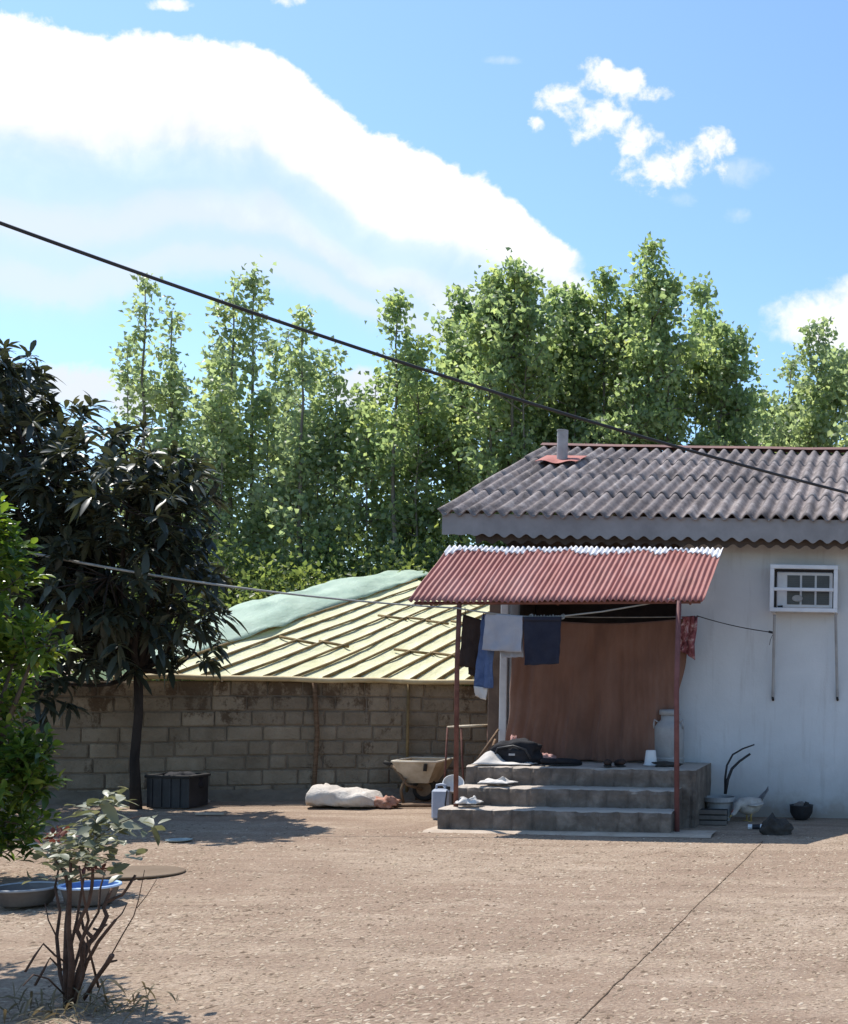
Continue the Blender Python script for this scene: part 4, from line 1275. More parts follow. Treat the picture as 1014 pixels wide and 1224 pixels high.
# white hen
def hen(c, s, ang):
    r = thing('hen', c, 'white hen with a grey tail standing by the wall right of the flower pot', 'hen')
    Rz = Matrix.Rotation(ang, 3, 'Z')
    P_ = lambda x, y, z: Vector(c) + Rz @ (Vector((x, y, z)) * s)
    body = [(-0.17, 0, 0.25), (-0.13, 0, 0.225), (-0.06, 0, 0.195), (0.03, 0, 0.185), (0.10, 0, 0.195), (0.145, 0, 0.215), (0.175, 0, 0.20), (0.205, 0, 0.15), (0.225, 0, 0.115), (0.25, 0, 0.095), (0.268, 0, 0.085)]
    rad = [0.02, 0.06, 0.10, 0.118, 0.10, 0.075, 0.055, 0.036, 0.030, 0.028, 0.012]
    MB().tube([P_(*p) for p in body], [q * s for q in rad], 16, flat=0.95).build('body', 'feather_w', r, smooth=True)
    f = MB()
    for k in range(7):
        a = -0.35 + 0.12 * k
        f.tube([P_(-0.13, (k - 3) * 0.012, 0.235), P_(-0.21, (k - 3) * 0.02, 0.30 + 0.012 * k), P_(-0.27 + 0.012 * k, (k - 3) * 0.026, 0.345 + 0.012 * k)], [0.022 * s, 0.028 * s, 0.008 * s], 6, flat=0.3)
    f.build('tail', 'feather_g', r, smooth=True)
    for y_ in (-0.045, 0.045):
        f = MB().tube([P_(0.01, y_, 0.12), P_(0.02, y_, 0.07), P_(0.015, y_, 0.008)], [0.022 * s, 0.010 * s, 0.008 * s], 7)
        for k in (-1, 0, 1):
            f.tube([P_(0.015, y_, 0.008), P_(0.06, y_ + 0.022 * k, 0.005)], [0.006 * s, 0.003 * s], 5)
        f.tube([P_(0.015, y_, 0.008), P_(-0.015, y_, 0.005)], [0.006 * s, 0.003 * s], 5)
        f.build('leg', 'beak', r, smooth=True)
    for y_ in (-1, 1):
        f = MB().tube([P_(0.10, 0.085 * y_, 0.205), P_(0.02, 0.118 * y_, 0.20), P_(-0.07, 0.10 * y_, 0.21), P_(-0.14, 0.05 * y_, 0.23)], [0.03 * s, 0.06 * s, 0.05 * s, 0.012 * s], 10, flat=0.35); f.build('wing', 'feather_w', r, smooth=True)
    f = MB()
    for k in range(4):
        f.tube([P_(0.215 + 0.013 * k, 0, 0.145 - 0.012 * k), P_(0.228 + 0.013 * k, 0, 0.172 - 0.013 * k)], [0.010 * s, 0.004 * s], 6)
    f.build('comb', 'comb', r, smooth=True)
    MB().tube([P_(0.262, 0, 0.09), P_(0.30, 0, 0.06)], [0.012 * s, 0.002 * s], 6).build('beak', 'beak', r, smooth=True)
g0 = ground_at(901, 976)
hen(Vector((g0.x, 12.3, -0.012)), 0.85, PI + 0.7)

c = Vector((at(958, 968, 12.45).x, 12.45, -0.01))
bp = thing('cooking_pot', c, 'small sooty black pot standing by the wall below the air conditioner', 'pot')
MB().lathe(c, [(0.05, 0.0), (0.085, 0.03), (0.115, 0.08), (0.12, 0.15), (0.125, 0.16), (0.112, 0.16), (0.105, 0.09), (0.02, 0.05)], 26).build('body', 'black', bp, smooth=True)
MB().tube([c + Vector((0.03, -0.02, 0.10)), c + Vector((0.06, -0.02, 0.19))], [0.035, 0.022], 8).build('ladle', 'rubber', bp, smooth=True)
MB().lump(c + Vector((-0.02, 0, 0.10)), (0.07, 0.06, 0.05), 3, 0.5, 14, 8).build('food', 'basin_dark', bp, smooth=True)

g0 = ground_at(928, 996)
f = MB().lump((g0.x, g0.y, -0.03), (0.145, 0.11, 0.095), 41, 0.35, 40, 24, freq=2.2)
f.v = [(v_[0], v_[1], v_[2] + 0.05 * math.exp(-((v_[0] - g0.x + 0.05) / 0.03) ** 2) * max(0, v_[2])/0.12) for v_ in f.v]
tag(f.build('cloth_heap', 'heap', smooth=True), 'small peaked heap of dark cloth on the shaded ground before the black pot', 'cloth')
g0 = ground_at(903, 990)
f = MB().tube([(g0.x - 0.07, g0.y, 0.012), (g0.x + 0.07, g0.y + 0.01, 0.014)], 0.026, 10)
tn = f.build('tin_can', 'white_plastic', smooth=False); tag(tn, 'small white tin lying on its side in front of the hen', 'tin')
f = MB().tube([(g0.x - 0.03, g0.y, 0.0125), (g0.x + 0.045, g0.y + 0.007, 0.0135)], 0.0275, 10, cap=False); f.build('paper_label', 'black', tn)

# ------------------------------------------------------------------ block wall
wall_t = thing('block_wall', (-7, 13.6, 0), 'old brown cement block wall with mossy stains at the back of the yard', 'wall')
def wall_y(x): return 12.9 + 0.36 * (x + 8.9)
WDIR = Vector((1, 0.36, 0)).normalized(); WN = Vector((WDIR.y, -WDIR.x, 0))
A0 = Vector((-13.0, wall_y(-13.0), 0)); LEN = (Vector((-4.2, wall_y(-4.2), 0)) - A0).length
rotw = Matrix.Rotation(math.atan2(WDIR.y, WDIR.x), 3, 'Z')
f = MB()
z = -0.03; row = 0
rr = random.Random(5)
while z < 1.20:
    h_ = 0.168 + rr.uniform(-0.006, 0.008)
    s_ = -rr.uniform(0, 0.3)
    while s_ < LEN:
        L_ = rr.choice((0.36, 0.37, 0.38, 0.34, 0.26, 0.20)) + rr.uniform(-0.02, 0.02)
        a_ = max(s_, 0); b_ = min(s_ + L_, LEN)
        if b_ - a_ > 0.05:
            cc = A0 + WDIR * ((a_ + b_) / 2) + WN * rr.uniform(-0.006, 0.010)
            hh_ = h_ - rr.uniform(0.006, 0.02)
            sagz = 0.02 * math.sin((a_ / LEN) * 9 + 1)
            f.box((cc.x, cc.y, z + h_ / 2 + sagz + rr.uniform(-.004, .004)), (b_ - a_ - rr.uniform(0.006, 0.02), 0.17, hh_), rot=rotw @ Matrix.Rotation(rr.uniform(-0.008, 0.008), 3, 'Y'), bev=0.012)
        s_ += L_
    z += h_; row += 1
f.build('blocks', 'block', wall_t)
f = MB()
mid = A0 + WDIR * (LEN / 2)
f.box((mid.x, mid.y, 0.635), (LEN, 0.135, 1.33), rot=rotw)
f.build('mortar', 'mortar', wall_t)
# rough strip of earth and cement at its foot
f = MB()
def foot(u, v):
    p = A0 + WDIR * (LEN * u) + WN * (0.10 + 0.16 * v + 0.05 * mnoise.noise(Vector((u * 40, v * 2, 0))))
    return (p.x, p.y, 0.13 * (1 - v) + 0.03 * mnoise.noise(Vector((u * 60, v, 2))) - 0.02)
f.grid(foot, 140, 4); f.build('footing', 'mortar', wall_t, smooth=True)
# poles against the wall
for pxx, r_, m_, lab in ((375, 0.026, 'wood', 'crooked dark wooden pole fixed upright against the block wall'), (487, 0.018, 'pole_wood', 'straight thin pole upright against the block wall behind the wheelbarrow')):
    Yp = 13.3
    for _ in range(8):
        Yp = wall_y(at(pxx, 880, Yp).x) - 0.15
    f = MB().tube([Vector((at(pxx + dx, 900, Yp).x, Yp, zz)) for dx, zz in ((0, -0.03), (2, 0.3), (4, 0.75), (1, 1.1), (-1, 1.36))] if r_ > 0.02 else [Vector((at(pxx, 900, Yp).x, Yp, zz)) for zz in (-0.03, 0.7, 1.36)], r_, 8)
    tag(f.build('pole', m_, smooth=True), lab, 'pole')

# ------------------------------------------------------------------ lean-to shed behind the wall
shed = thing('lean_to_shed', (-6.4, 16.8, 0), 'low shed behind the block wall roofed with yellowish plastic film and poles', 'shed')
SL = 0.222
XA, XB, YR = -8.0, -4.32, 20.8
def shed_z(x, y): return 1.385 + SL * (y - wall_y(x)) + 0.03 * mnoise.noise(Vector((x * 0.8, y * 0.5, 2)))
def shed_y0(x): return wall_y(x) - 0.16
f = MB()
def sf(u, v):
    x = XA - 0.12 + (XB - XA + 0.12) * u
    y = shed_y0(x) + (YR - shed_y0(x)) * v
    ph = ((x - XA) / 0.285) % 1.0
    return (x, y, shed_z(x, y) - 0.035 * math.sin(PI * ph) + 0.012 * mnoise.noise(Vector((x * 3, y * 2.5, 8))))
f.grid(sf, 13 * 8, 40)
f.build('roof_film', 'film', shed, smooth=True, solid=0.003)
k = 0; x = XA
while x < XB:
    pts_ = []
    for j in range(9):
        y = shed_y0(x) - 0.03 + (YR - shed_y0(x)) * j / 8
        pts_.append((x + 0.025 * mnoise.noise(Vector((x * 5, j * 0.7, 1))), y, shed_z(x, y) + 0.016))
    MB().tube(pts_, [0.0175 - 0.0006 * j for j in range(9)], 7).build('rafter', 'pole_wood', shed, smooth=True)
    x += 0.285; k += 1
f = MB()
for (ya, seed) in ((15.4, 1), (17.4, 2), (19.2, 3)):
    xx = XA + 0.2 + 0.3 * seed * 0.4
    while xx < XB - 0.4:
        if rr.random() < 0.75:
            L_ = rr.uniform(0.3, 0.6); y1 = ya + rr.uniform(-0.12, 0.12)
            MB().tube([(xx, y1, shed_z(xx, y1) + 0.014), (xx + L_, y1 - 0.25 * L_, shed_z(xx + L_, y1 - 0.25 * L_) + 0.014)], 0.02, 6).build('batten', 'pole_wood', shed, smooth=True)
            xx += L_ * 0.9
        else:
            xx += 0.3

f = MB().tube([(x_, shed_y0(x_) - 0.06, shed_z(x_, shed_y0(x_)) - 0.012 + 0.015 * mnoise.noise(Vector((x_ * 2, 0, 0)))) for x_ in np.linspace(XA - 0.2, XB, 30)], 0.030, 8)
f.build('eave_pole', 'tan_edge', shed, smooth=True)
for (x_, y_) in ((XA, YR), (XB, YR), (-6.2, YR), (XA, 17.0)):
    MB().tube([(x_, y_, -0.05), (x_, y_, shed_z(x_, y_) - 0.02)], 0.05, 8).build('post', 'pole_wood', shed, smooth=True)
# mint tarp slung over the left gable
f = MB()
def tf(u, v):
    y = 13.35 + (YR + 0.6 - 13.35) * u
    x = XA + 0.02 - 1.5 * v
    z = shed_z(XA, y) + 0.02 + (0.05 + 0.15 * math.sin(PI * u) + 0.08 * mnoise.noise(Vector((u * 6, v * 4, 2)))) * math.sin(PI * min(1, v * 1.25)) - 1.5 * max(0, v - 0.45) ** 1.5
    return (x + 0.08 * mnoise.noise(Vector((u * 5, v * 5, 9))), y, z + 0.025 * mnoise.noise(Vector((u * 16, v * 11, 4))) + 0.06 * abs(mnoise.noise(Vector((u * 9 + v * 6, v * 4, 7)))))
f.grid(tf, 60, 24)
f.build('tarp', 'film_pale', shed, smooth=True, solid=0.003)

# ------------------------------------------------------------------ cables and ground streak
f = MB().tube(sag(at(-120, 222, 2.6), at(1150, 622, 3.9), 0.05, 60), 0.0044, 10)
tag(f.build('power_cable', 'cable', smooth=True), 'thick black overhead cable sloping from upper left down across the roof', 'cable')
f = MB()  # thin dark brown tube drawn straight along the ground
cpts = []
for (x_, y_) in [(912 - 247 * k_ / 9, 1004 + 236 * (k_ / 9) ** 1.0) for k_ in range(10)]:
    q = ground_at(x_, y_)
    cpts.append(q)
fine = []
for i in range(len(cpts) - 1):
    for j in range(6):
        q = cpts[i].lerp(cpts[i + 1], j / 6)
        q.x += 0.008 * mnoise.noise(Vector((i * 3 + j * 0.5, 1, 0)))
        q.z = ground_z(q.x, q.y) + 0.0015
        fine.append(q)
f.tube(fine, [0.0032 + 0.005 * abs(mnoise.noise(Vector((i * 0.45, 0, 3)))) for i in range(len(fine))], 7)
tag(f.build('streak', 'streak', smooth=True), 'thin dark streak running straight across the yard towards the house wall', 'streak')

# ------------------------------------------------------------------ basins and oddments at left
c = ground_at(88, 1083); c.z = -0.01
basin(c + Vector((0, 0.15, 0)), 0.16, 0.11, 'basin_dark', 'pale_blue', 'blue', 'basin', 'round plastic basin with a pale blue rim behind the rose bush', 'basin', 'wash basins on the ground', water='water')
c = ground_at(8, 1084); c.z = -0.01
basin(c + Vector((0, 0.16, 0)), 0.175, 0.10, 'basin_dark', 'can_white', 'basin_dark', 'basin', 'wide grey basin with a whitish rim at the left edge', 'basin', 'wash basins on the ground')
c = ground_at(160, 1043)
f = MB().lathe((c.x, c.y, 0.0), [(0.30, -0.01), (0.315, 0.004), (0.31, 0.010), (0.27, 0.013), (0.02, 0.014)], 40, sx=1.05, sy=0.85)
tag(f.build('lid', 'tray_brown', smooth=False), 'flat round muddy brown metal lid lying on the ground', 'lid')
c = ground_at(214, 1005)
pt = MB().lathe((c.x, c.y, -0.004), [(0.06, 0), (0.098, 0.012), (0.10, 0.016), (0.094, 0.015), (0.06, 0.007), (0.01, 0.006)], 30)
tag(pt.build('plate', 'teal', smooth=True), 'small teal plate lying in the tree shade', 'plate')

# ------------------------------------------------------------------ trees
def curve_pts(a, b, bend, n=8):
    a = Vector(a); b = Vector(b)
    off = Vector(bend)
    return [a.lerp(b, t / n) + off * math.sin(PI * t / n) for t in range(n + 1)]

def poplar(leaders, Y, bx, label, mat='leaf_poplar', low=0.8, rmax=0.75, dens=1.0, leaf=0.10, tight=1.0):
    """leaders: photo points of the shoot tips; a trunk forks into upright leaders carrying leaf sprays"""
    base = at(bx, 900, Y); base.z = -0.05
    r = thing('poplar', base, label, 'tree', 'poplars behind the yard')
    wood = MB()
    P = []; D = []
    tall = max(at(x_, y_, Y).z for x_, y_, *_ in leaders)
    for li, ld in enumerate(leaders):
        tip = at(ld[0], ld[1], Y); tip.y += rng.uniform(-1.1, 1.1)
        rm = ld[2] if len(ld) > 2 else rmax
        rm = rm * (1.0 if rm < 0.42 else 1.38)
        lowz = ld[3] if len(ld) > 3 else low
        st_ = base + Vector((0, 0, 0.02)) if li == 0 else base + Vector((rng.uniform(-.1, .1), rng.uniform(-.1, .1), 0.3 + 0.12 * tip.z * rng.random()))
        pts_ = curve_pts(st_, tip, (rng.uniform(-.12, .12), rng.uniform(-.2, .2), 0), 10)
        # leaders leave the trunk and then rise almost upright
        for j in range(1, 10):
            t_ = j / 10
            k_ = min(1, t_ * 1.9) ** 0.8
            pts_[j].x = st_.x + (tip.x - st_.x) * k_ + rng.uniform(-.05, .05)
            pts_[j].y = st_.y + (tip.y - st_.y) * k_
        H = tip.z - st_.z
        r0 = (0.0065 * H + 0.012) if li == 0 else 0.0035 * H + 0.008
        wood.tube(pts_, [r0 * (1 - 0.93 * j / 10) + 0.004 for j in range(11)], 6)
        nb = int(H / 0.125 * dens) + 12 if rm > 0.42 else int(H / 0.17 * dens) + 5
        if rm > 0.42:                                   # longer side limbs ending in leafy clumps
            for _ in range(9):
                t_ = rng.uniform(0.25, 0.9); i0 = min(int(t_ * 10), 9)
                q = pts_[i0].lerp(pts_[i0 + 1], t_ * 10 - i0)
                an = rng.uniform(0, 2 * PI); ln = min(rng.uniform(0.7, 1.35), 0.25 + 0.4 * (tip.z - q.z))
                e = q + Vector((math.cos(an), math.sin(an), rng.uniform(0.2, 0.75))).normalized() * ln
                if e.z < lowz: continue
                wood.tube([q, q.lerp(e, 0.5) - Vector((0, 0, 0.04)), e], [0.014, 0.010, 0.004], 4, cap=False)
                nl = int(rng.uniform(55, 95))
                tt = 0.35 + 0.7 * rng.random(nl) ** 0.6
                P.append(np.array(q)[None, :] + (np.array(e) - np.array(q))[None, :] * tt[:, None] + rng.normal(size=(nl, 3)) * np.array([0.15, 0.15, 0.13]))
                D.append(rng.normal(size=(nl, 3)) * 0.8 + np.array([0, 0, -0.35])[None, :])
        for b_ in range(nb):
            t_ = rng.random() ** 0.85 if b_ % 4 else 1.0 - 0.24 * rng.random() ** 1.4
            i0 = min(int(t_ * 10), 9)
            q = pts_[i0].lerp(pts_[i0 + 1], t_ * 10 - i0)
            if q.z < lowz: continue
            from_top = (tip.z - q.z)
            rad = min(rm, 0.20 + 0.42 * from_top * tight) * (0.8 + 0.5 * mnoise.noise(Vector((q.x * 1.1, q.y * 1.1, q.z * 1.3))))
            rad = max(rad, 0.1)
            an = rng.uniform(0, 2 * PI)
            ln = rad * rng.uniform(0.45, 1.15)
            rise = rng.uniform(0.1, 1.0)
            dv = Vector((math.cos(an), math.sin(an), rise)).normalized()
            e = q + dv * ln
            if ln > 0.3:
                wood.tube([q, q.lerp(e, 0.5) - Vector((0, 0, 0.02)), e], [0.009, 0.007, 0.003], 4, cap=False)
            nl = int(rng.uniform(15, 36) * (0.45 + ln))
            tt = rng.random(nl) ** 0.42
            sp_ = 0.06 + 0.07 * rng.random()
            pp = np.array(q)[None, :] + np.array(dv)[None, :] * (ln * tt)[:, None] + rng.normal(size=(nl, 3)) * sp_
            P.append(pp)
            D.append(rng.normal(size=(nl, 3)) * 0.8 + np.array([dv.x * 0.4, dv.y * 0.4, -0.35])[None, :])
    P = np.concatenate(P); D = np.concatenate(D)
    n = len(P)
    wood.build('trunk', 'pale_bark', r, smooth=True)
    rhomb_leaves('crown', P, D, leaf * rng.uniform(0.75, 1.45, n), leaf * rng.uniform(0.7, 1.25, n), mat, r)
    return n

tot = 0
YP = 24.0
L = lambda *a: list(a)
tot += poplar([(172, 338, 0.30, 6.4), (128, 402, 0.3, 5.2), (150, 440, 0.41, 4), (185, 470, 0.41), (205, 530, 0.7), (170, 550, 0.7)], YP, 178, 'slender poplar with a lone bare-stemmed spire farthest left', 'leaf_poplar_grey', 1.0, 0.6, 0.8, 0.105)
tot += poplar([(215, 376, 0.38), (240, 392, 0.35), (225, 450, 0.41), (255, 480, 0.5), (240, 530, 0.8)], YP + 0.8, 228, 'thin grey green poplar between the lone spire and the tallest left one', 'leaf_poplar_grey', 0.8, 0.6, 1.0, 0.105)
tot += poplar([(278, 338, 0.40), (300, 400, 0.41), (262, 440, 0.5), (290, 470, 0.7), (310, 520, 0.7)], YP, 284, 'tall poplar of the left clump whose narrow top crosses the cable', 'leaf_poplar_grey', 0.8, 0.7, 1.05, 0.105)
tot += poplar([(333, 341, 0.38), (352, 400, 0.41), (325, 460, 0.7), (350, 490, 0.7)], YP + 1.0, 338, 'poplar with a pointed top right of the one crossing the cable', 'leaf_poplar_grey', 0.8, 0.65, 1.0, 0.105)
tot += poplar([(392, 394, 0.41), (372, 425, 0.4), (410, 428, 0.4), (395, 480, 0.6), (385, 540, 0.7), (420, 500, 0.7), (365, 510, 0.7)], YP, 392, 'lower loose poplar at the right end of the left clump', 'leaf_poplar_grey', 0.8, 0.6, 0.95, 0.105)
tot += poplar([(500, 378, 0.40), (468, 402, 0.40), (445, 445, 0.5), (485, 430, 0.6), (520, 420, 0.55), (460, 500, 0.7), (435, 515, 0.8), (500, 520, 0.8)], YP, 482, 'poplar with two thin shoots right of the gap of sky', 'leaf_poplar', 0.8, 0.7, 1.1, 0.10)
tot += poplar([(563, 358, 0.55), (540, 398, 0.55), (580, 385, 0.6), (588, 362, 0.5), (555, 440, 0.7), (530, 480, 0.7)], YP + 0.6, 556, 'bushy poplar at the left of the middle clump', 'leaf_poplar', 0.8, 0.8, 1.2, 0.10)
tot += poplar([(632, 336, 0.6), (604, 345, 0.55), (660, 338, 0.6), (690, 352, 0.5), (618, 350, 0.6), (646, 350, 0.6), (675, 360, 0.6), (615, 400, 0.8), (650, 400, 0.85), (680, 420, 0.8)], YP - 0.5, 640, 'broad poplar standing highest in the middle clump behind the stove pipe', 'leaf_poplar', 0.8, 0.9, 1.35, 0.10)
tot += poplar([(738, 350, 0.55), (725, 385, 0.55), (752, 352, 0.5), (710, 395, 0.5), (748, 400, 0.7), (718, 440, 0.7)], YP + 0.4, 735, 'poplar between the broad middle one and the tallest right one', 'leaf_poplar', 0.8, 0.8, 1.2, 0.10)
tot += poplar([(790, 315, 0.45), (772, 345, 0.6), (808, 360, 0.6), (758, 365, 0.5), (790, 410, 0.85), (770, 440, 0.8)], YP - 0.4, 786, 'tallest poplar rising above the grey roof', 'leaf_poplar', 0.8, 0.85, 1.3, 0.10)
tot += poplar([(832, 325, 0.36), (850, 372, 0.5), (868, 400, 0.45), (884, 410, 0.3), (838, 420, 0.8), (865, 450, 0.7)], YP, 842, 'poplar right of the tallest one with a steep right edge', 'leaf_poplar', 0.8, 0.8, 1.25, 0.10)
tot += poplar([(906, 462, 0.4), (922, 478, 0.5), (890, 490, 0.5)], YP + 3, 908, 'low poplar filling the gap above the roof ridge', 'leaf_poplar_grey', 0.8, 0.7, 1.1, 0.11)
tot += poplar([(942, 418, 0.32), (958, 450, 0.5), (938, 480, 0.6)], YP + 1, 948, 'thin poplar left of the last pair at the right edge', 'leaf_poplar_grey', 0.8, 0.65, 1.0, 0.105)
tot += poplar([(980, 394, 0.42), (1004, 412, 0.45), (990, 450, 0.7), (970, 470, 0.7), (1020, 440, 0.7), (1045, 420, 0.6)], YP, 990, 'poplar at the right edge above the roof end', 'leaf_poplar_grey', 0.8, 0.8, 1.15, 0.105)
print('poplar leaves', tot)

def bush(c, R_, n_clump, per, leaf, mat, name, label, cat='shrub', group=None, shape=1.0, spread=0.13, stem=True):
    r = thing(name, c, label, cat, group)
    c = Vector(c)
    P = []; D = []; wood = MB()
    for k in range(n_clump):
        d_ = unit(rng.normal(size=(1, 3)))[0]
        d_[2] = abs(d_[2]) if rng.random() < 0.75 else d_[2]
        rad = rng.uniform(0.35, 1.0) ** 0.6
        cc = np.array(c) + np.array([0, 0, R_[2]]) + d_ * np.array(R_) * rad
        if cc[2] < c.z + 0.1: cc[2] = c.z + rng.uniform(0.1, 0.5)
        P.append(cc + rng.normal(size=(per, 3)) * spread)
        D.append(rng.normal(size=(per, 3)) + d_ * 0.6)
        if k % 6 == 0:
            wood.tube([c + Vector((rng.uniform(-.1, .1), rng.uniform(-.1, .1), 0)), c.lerp(Vector(cc), 0.5) + Vector((0, 0, 0.15)), Vector(cc)], [0.02, 0.013, 0.004], 5, cap=False)
    P = np.concatenate(P); D = np.concatenate(D); n = len(P)
    wood.build('stem', 'bark', r)
    rhomb_leaves('foliage', P, D, leaf * rng.uniform(0.7, 1.3, n), leaf * rng.uniform(0.5, 0.9, n), mat, r)
    return r
blist = [(205, 21.8, 1.5, 1.35, 'low bushy shrub behind the left end of the shed'), (275, 22.4, 1.5, 1.9, 'green shrub behind the mint tarp'), (345, 21.9, 1.4, 1.7, 'rounded shrub behind the shed left of its ridge'),
         (415, 22.6, 1.5, 2.0, 'taller leafy shrub behind the shed ridge'), (480, 22.0, 1.4, 1.8, 'leafy shrub behind the shed below the two thin poplar shoots'), (540, 22.5, 1.4, 2.0, 'shrub between the shed ridge and the house roof'),
         (610, 23.0, 1.5, 2.2, 'shrub behind the left corner of the house roof'), (140, 22.5, 1.5, 1.8, 'shrub behind the dark loquat tree')]
for (px_b, Yb, rx, rz, lab) in blist:
    q = at(px_b, 900, Yb); q.z = -0.05
    bush(q, (rx, 0.9, rz), 210, 26, 0.11, 'leaf_shrub', 'shrub', lab, group='shrubs behind the shed', spread=0.2)

# loquat -----------------------------------------------------------------------
lb = ground_at(163, 966); lb.z = -0.05
lq = thing('loquat_tree', lb, 'dark large-leaved tree in front of the block wall at the left', 'tree')
wood = MB()
fork = Vector((at(165, 800, lb.y).x, lb.y, 1.5))
wood.tube([lb, Vector((at(161, 900, lb.y).x, lb.y, 0.5)), Vector((at(166, 850, lb.y).x, lb.y, 1.0)), fork], [0.060, 0.045, 0.040, 0.045], 10)
# crown lobes (photo px, py, radius m)
lobes = [(10, 520, 0.5), (0, 660, 0.6), (95, 650, 0.6), (45, 640, 0.6), (15, 490, 0.5), (-60, 480, 0.7), (55, 545, 0.7), (110, 560, 0.55), (158, 572, 0.5), (40, 600, 0.85), (120, 610, 0.75), (180, 620, 0.5), (-40, 600, 0.9),
         (60, 690, 0.85), (130, 690, 0.75), (195, 690, 0.5), (215, 650, 0.32), (0, 740, 0.75), (85, 765, 0.6), (150, 755, 0.55), (215, 735, 0.36), (232, 780, 0.20), (25, 462, 0.3), (8, 440, 0.22), (188, 560, 0.36), (222, 712, 0.3), (-30, 700, 0.8), (60, 815, 0.32), (-120, 600, 0.9), (-130, 720, 0.8), (205, 585, 0.3)]
P = []; D = []; P2 = []; D2_ = []
for (px_, py_, rad) in lobes:
    depth = lb.y - 0.25 + rng.uniform(-0.95, 0.5)
    c0 = at(px_, py_, depth)
    wood.tube(curve_pts(fork + Vector((0, 0, rng.uniform(-0.1, 0.1))), c0, (rng.uniform(-.1, .1), rng.uniform(-.2, .2), -0.12), 6), [0.04, 0.034, 0.028, 0.022, 0.017, 0.012, 0.008], 6)
    nr = int(84 * rad * rad + 10)
    for k in range(nr):
        d_ = unit(rng.normal(size=(1, 3)))[0]
        rr_ = rad * rng.uniform(0.25, 1.05) ** 0.7
        q = np.array(c0) + d_ * np.array([1, 1.05, 1]) * rr_
        if k % 4 == 0:
            wood.tube([c0, Vector(q)], [0.009, 0.005], 4, cap=False)
        ax = unit((d_ * 0.9 + np.array([0, 0, 0.35]) + rng.normal(size=3) * 0.25)[None, :])[0]
        nl = rng.integers(8, 13)
        for j in range(nl):
            an = 2.4 * j + rng.uniform(0, 1)
            t1 = unit(np.cross(ax, [0.3, 0.2, 0.9])[None, :])[0]; t2 = np.cross(ax, t1)
            sp_ = rng.uniform(0.5, 1.3)
            dv = ax * 0.55 + (t1 * math.cos(an) + t2 * math.sin(an)) * sp_
            P.append(q + ax * 0.01 * j); D.append(dv)
P = np.array(P); D = np.array(D); n = len(P)
wood.build('trunk', 'dark_bark', lq, smooth=True)
long_leaves('crown', P, D, rng.uniform(0.12, 0.24, n), rng.uniform(0.04, 0.068, n), 'leaf_dark', lq, droop=0.32, fold=0.14)
print('loquat leaves', n)

# citrus -----------------------------------------------------------------------
def citrus(base, lobes_, label, dens=1.0, trunk_to=None):
    r = thing('citrus_tree', base, label, 'tree')
    wood = MB()
    f0 = base + Vector((0, 0, 0.4))
    wood.tube([base, f0], [0.06, 0.045], 9)
    P = []; D = []
    for (c0, rad) in lobes_:
        wood.tube(curve_pts(f0, c0, (rng.uniform(-.06, .06), rng.uniform(-.1, .1), 0.05), 5), [0.03, 0.025, 0.02, 0.015, 0.01, 0.006], 6)
        for k in range(int(115 * rad * rad * dens * 1.6 + 14)):
            d_ = unit(rng.normal(size=(1, 3)))[0]
            q = np.array(c0) + d_ * rad * rng.uniform(0.3, 1.02) ** 0.6
            if q[2] < 0.12: continue
            ax = unit((d_ * 0.8 + np.array([0, 0, 0.65]) + rng.normal(size=3) * 0.3)[None, :])[0]
            if k % 3 == 0:
                wood.tube([Vector(q) - Vector(ax) * 0.12, Vector(q) + Vector(ax) * 0.06], [0.004, 0.003], 4, cap=False)
            nl = rng.integers(8, 13)
            for j in range(nl):
                an = 2.4 * j
                t1 = unit(np.cross(ax, [0.31, 0.2, 0.9])[None, :])[0]; t2 = np.cross(ax, t1)
                P.append(q + ax * (-0.10 + 0.018 * j)); D.append(ax * (0.35 + 0.07 * j) + (t1 * math.cos(an) + t2 * math.sin(an)) * 0.75)
    P = np.array(P); D = np.array(D); n = len(P)
    wood.build('trunk', 'bark', r, smooth=True)
    long_leaves('crown', P, D, rng.uniform(0.07, 0.12, n), rng.uniform(0.03, 0.048, n), 'leaf_citrus', r, droop=0.2, fold=0.22)
    print('citrus leaves', n)
cb_ = ground_at(-40, 1050); cb_.z = -0.05
YC = cb_.y
lob_ = [((-30, 680), 0.42), ((12, 660), 0.20), ((20, 735), 0.27), ((45, 770), 0.16), ((-20, 780), 0.42), ((10, 840), 0.22), ((18, 885), 0.27), ((42, 905), 0.15), ((15, 950), 0.28), ((45, 985), 0.16), ((-30, 930), 0.42), ((10, 1010), 0.25), ((-90, 760), 0.55), ((-110, 900), 0.5), ((-5, 630), 0.16), ((-60, 640), 0.3), ((58, 935), 0.12), ((5, 800), 0.2)]
lob = [((x_ - 22, y_), rad) for (x_, y_), rad in lob_ if (x_, y_) != (5, 800)] + [((46, 768), 0.13), ((36, 905), 0.12)]
citrus(cb_, [(at(x_, y_, YC + rng.uniform(-0.15, 0.15)), rad) for (x_, y_), rad in lob], 'bright green citrus tree at the left edge with young yellow green shoots')
shade_tree = Vector((-4.55, 5.5, -0.05))  # unseen tree, added only for the shade it casts at the lower left
citrus(shade_tree, [(Vector((-4.80 + rng.uniform(-.2, .1), 5.65 + rng.uniform(-.4, .25), 1.2 + 0.16 * k)), 0.36) for k in range(9)] + [(Vector((-4.75, 5.3, 2.1)), 0.38), (Vector((-4.95, 5.9, 2.3)), 0.38)], 'unseen citrus tree added beyond the left edge to shade the rose bush corner', 1.7)

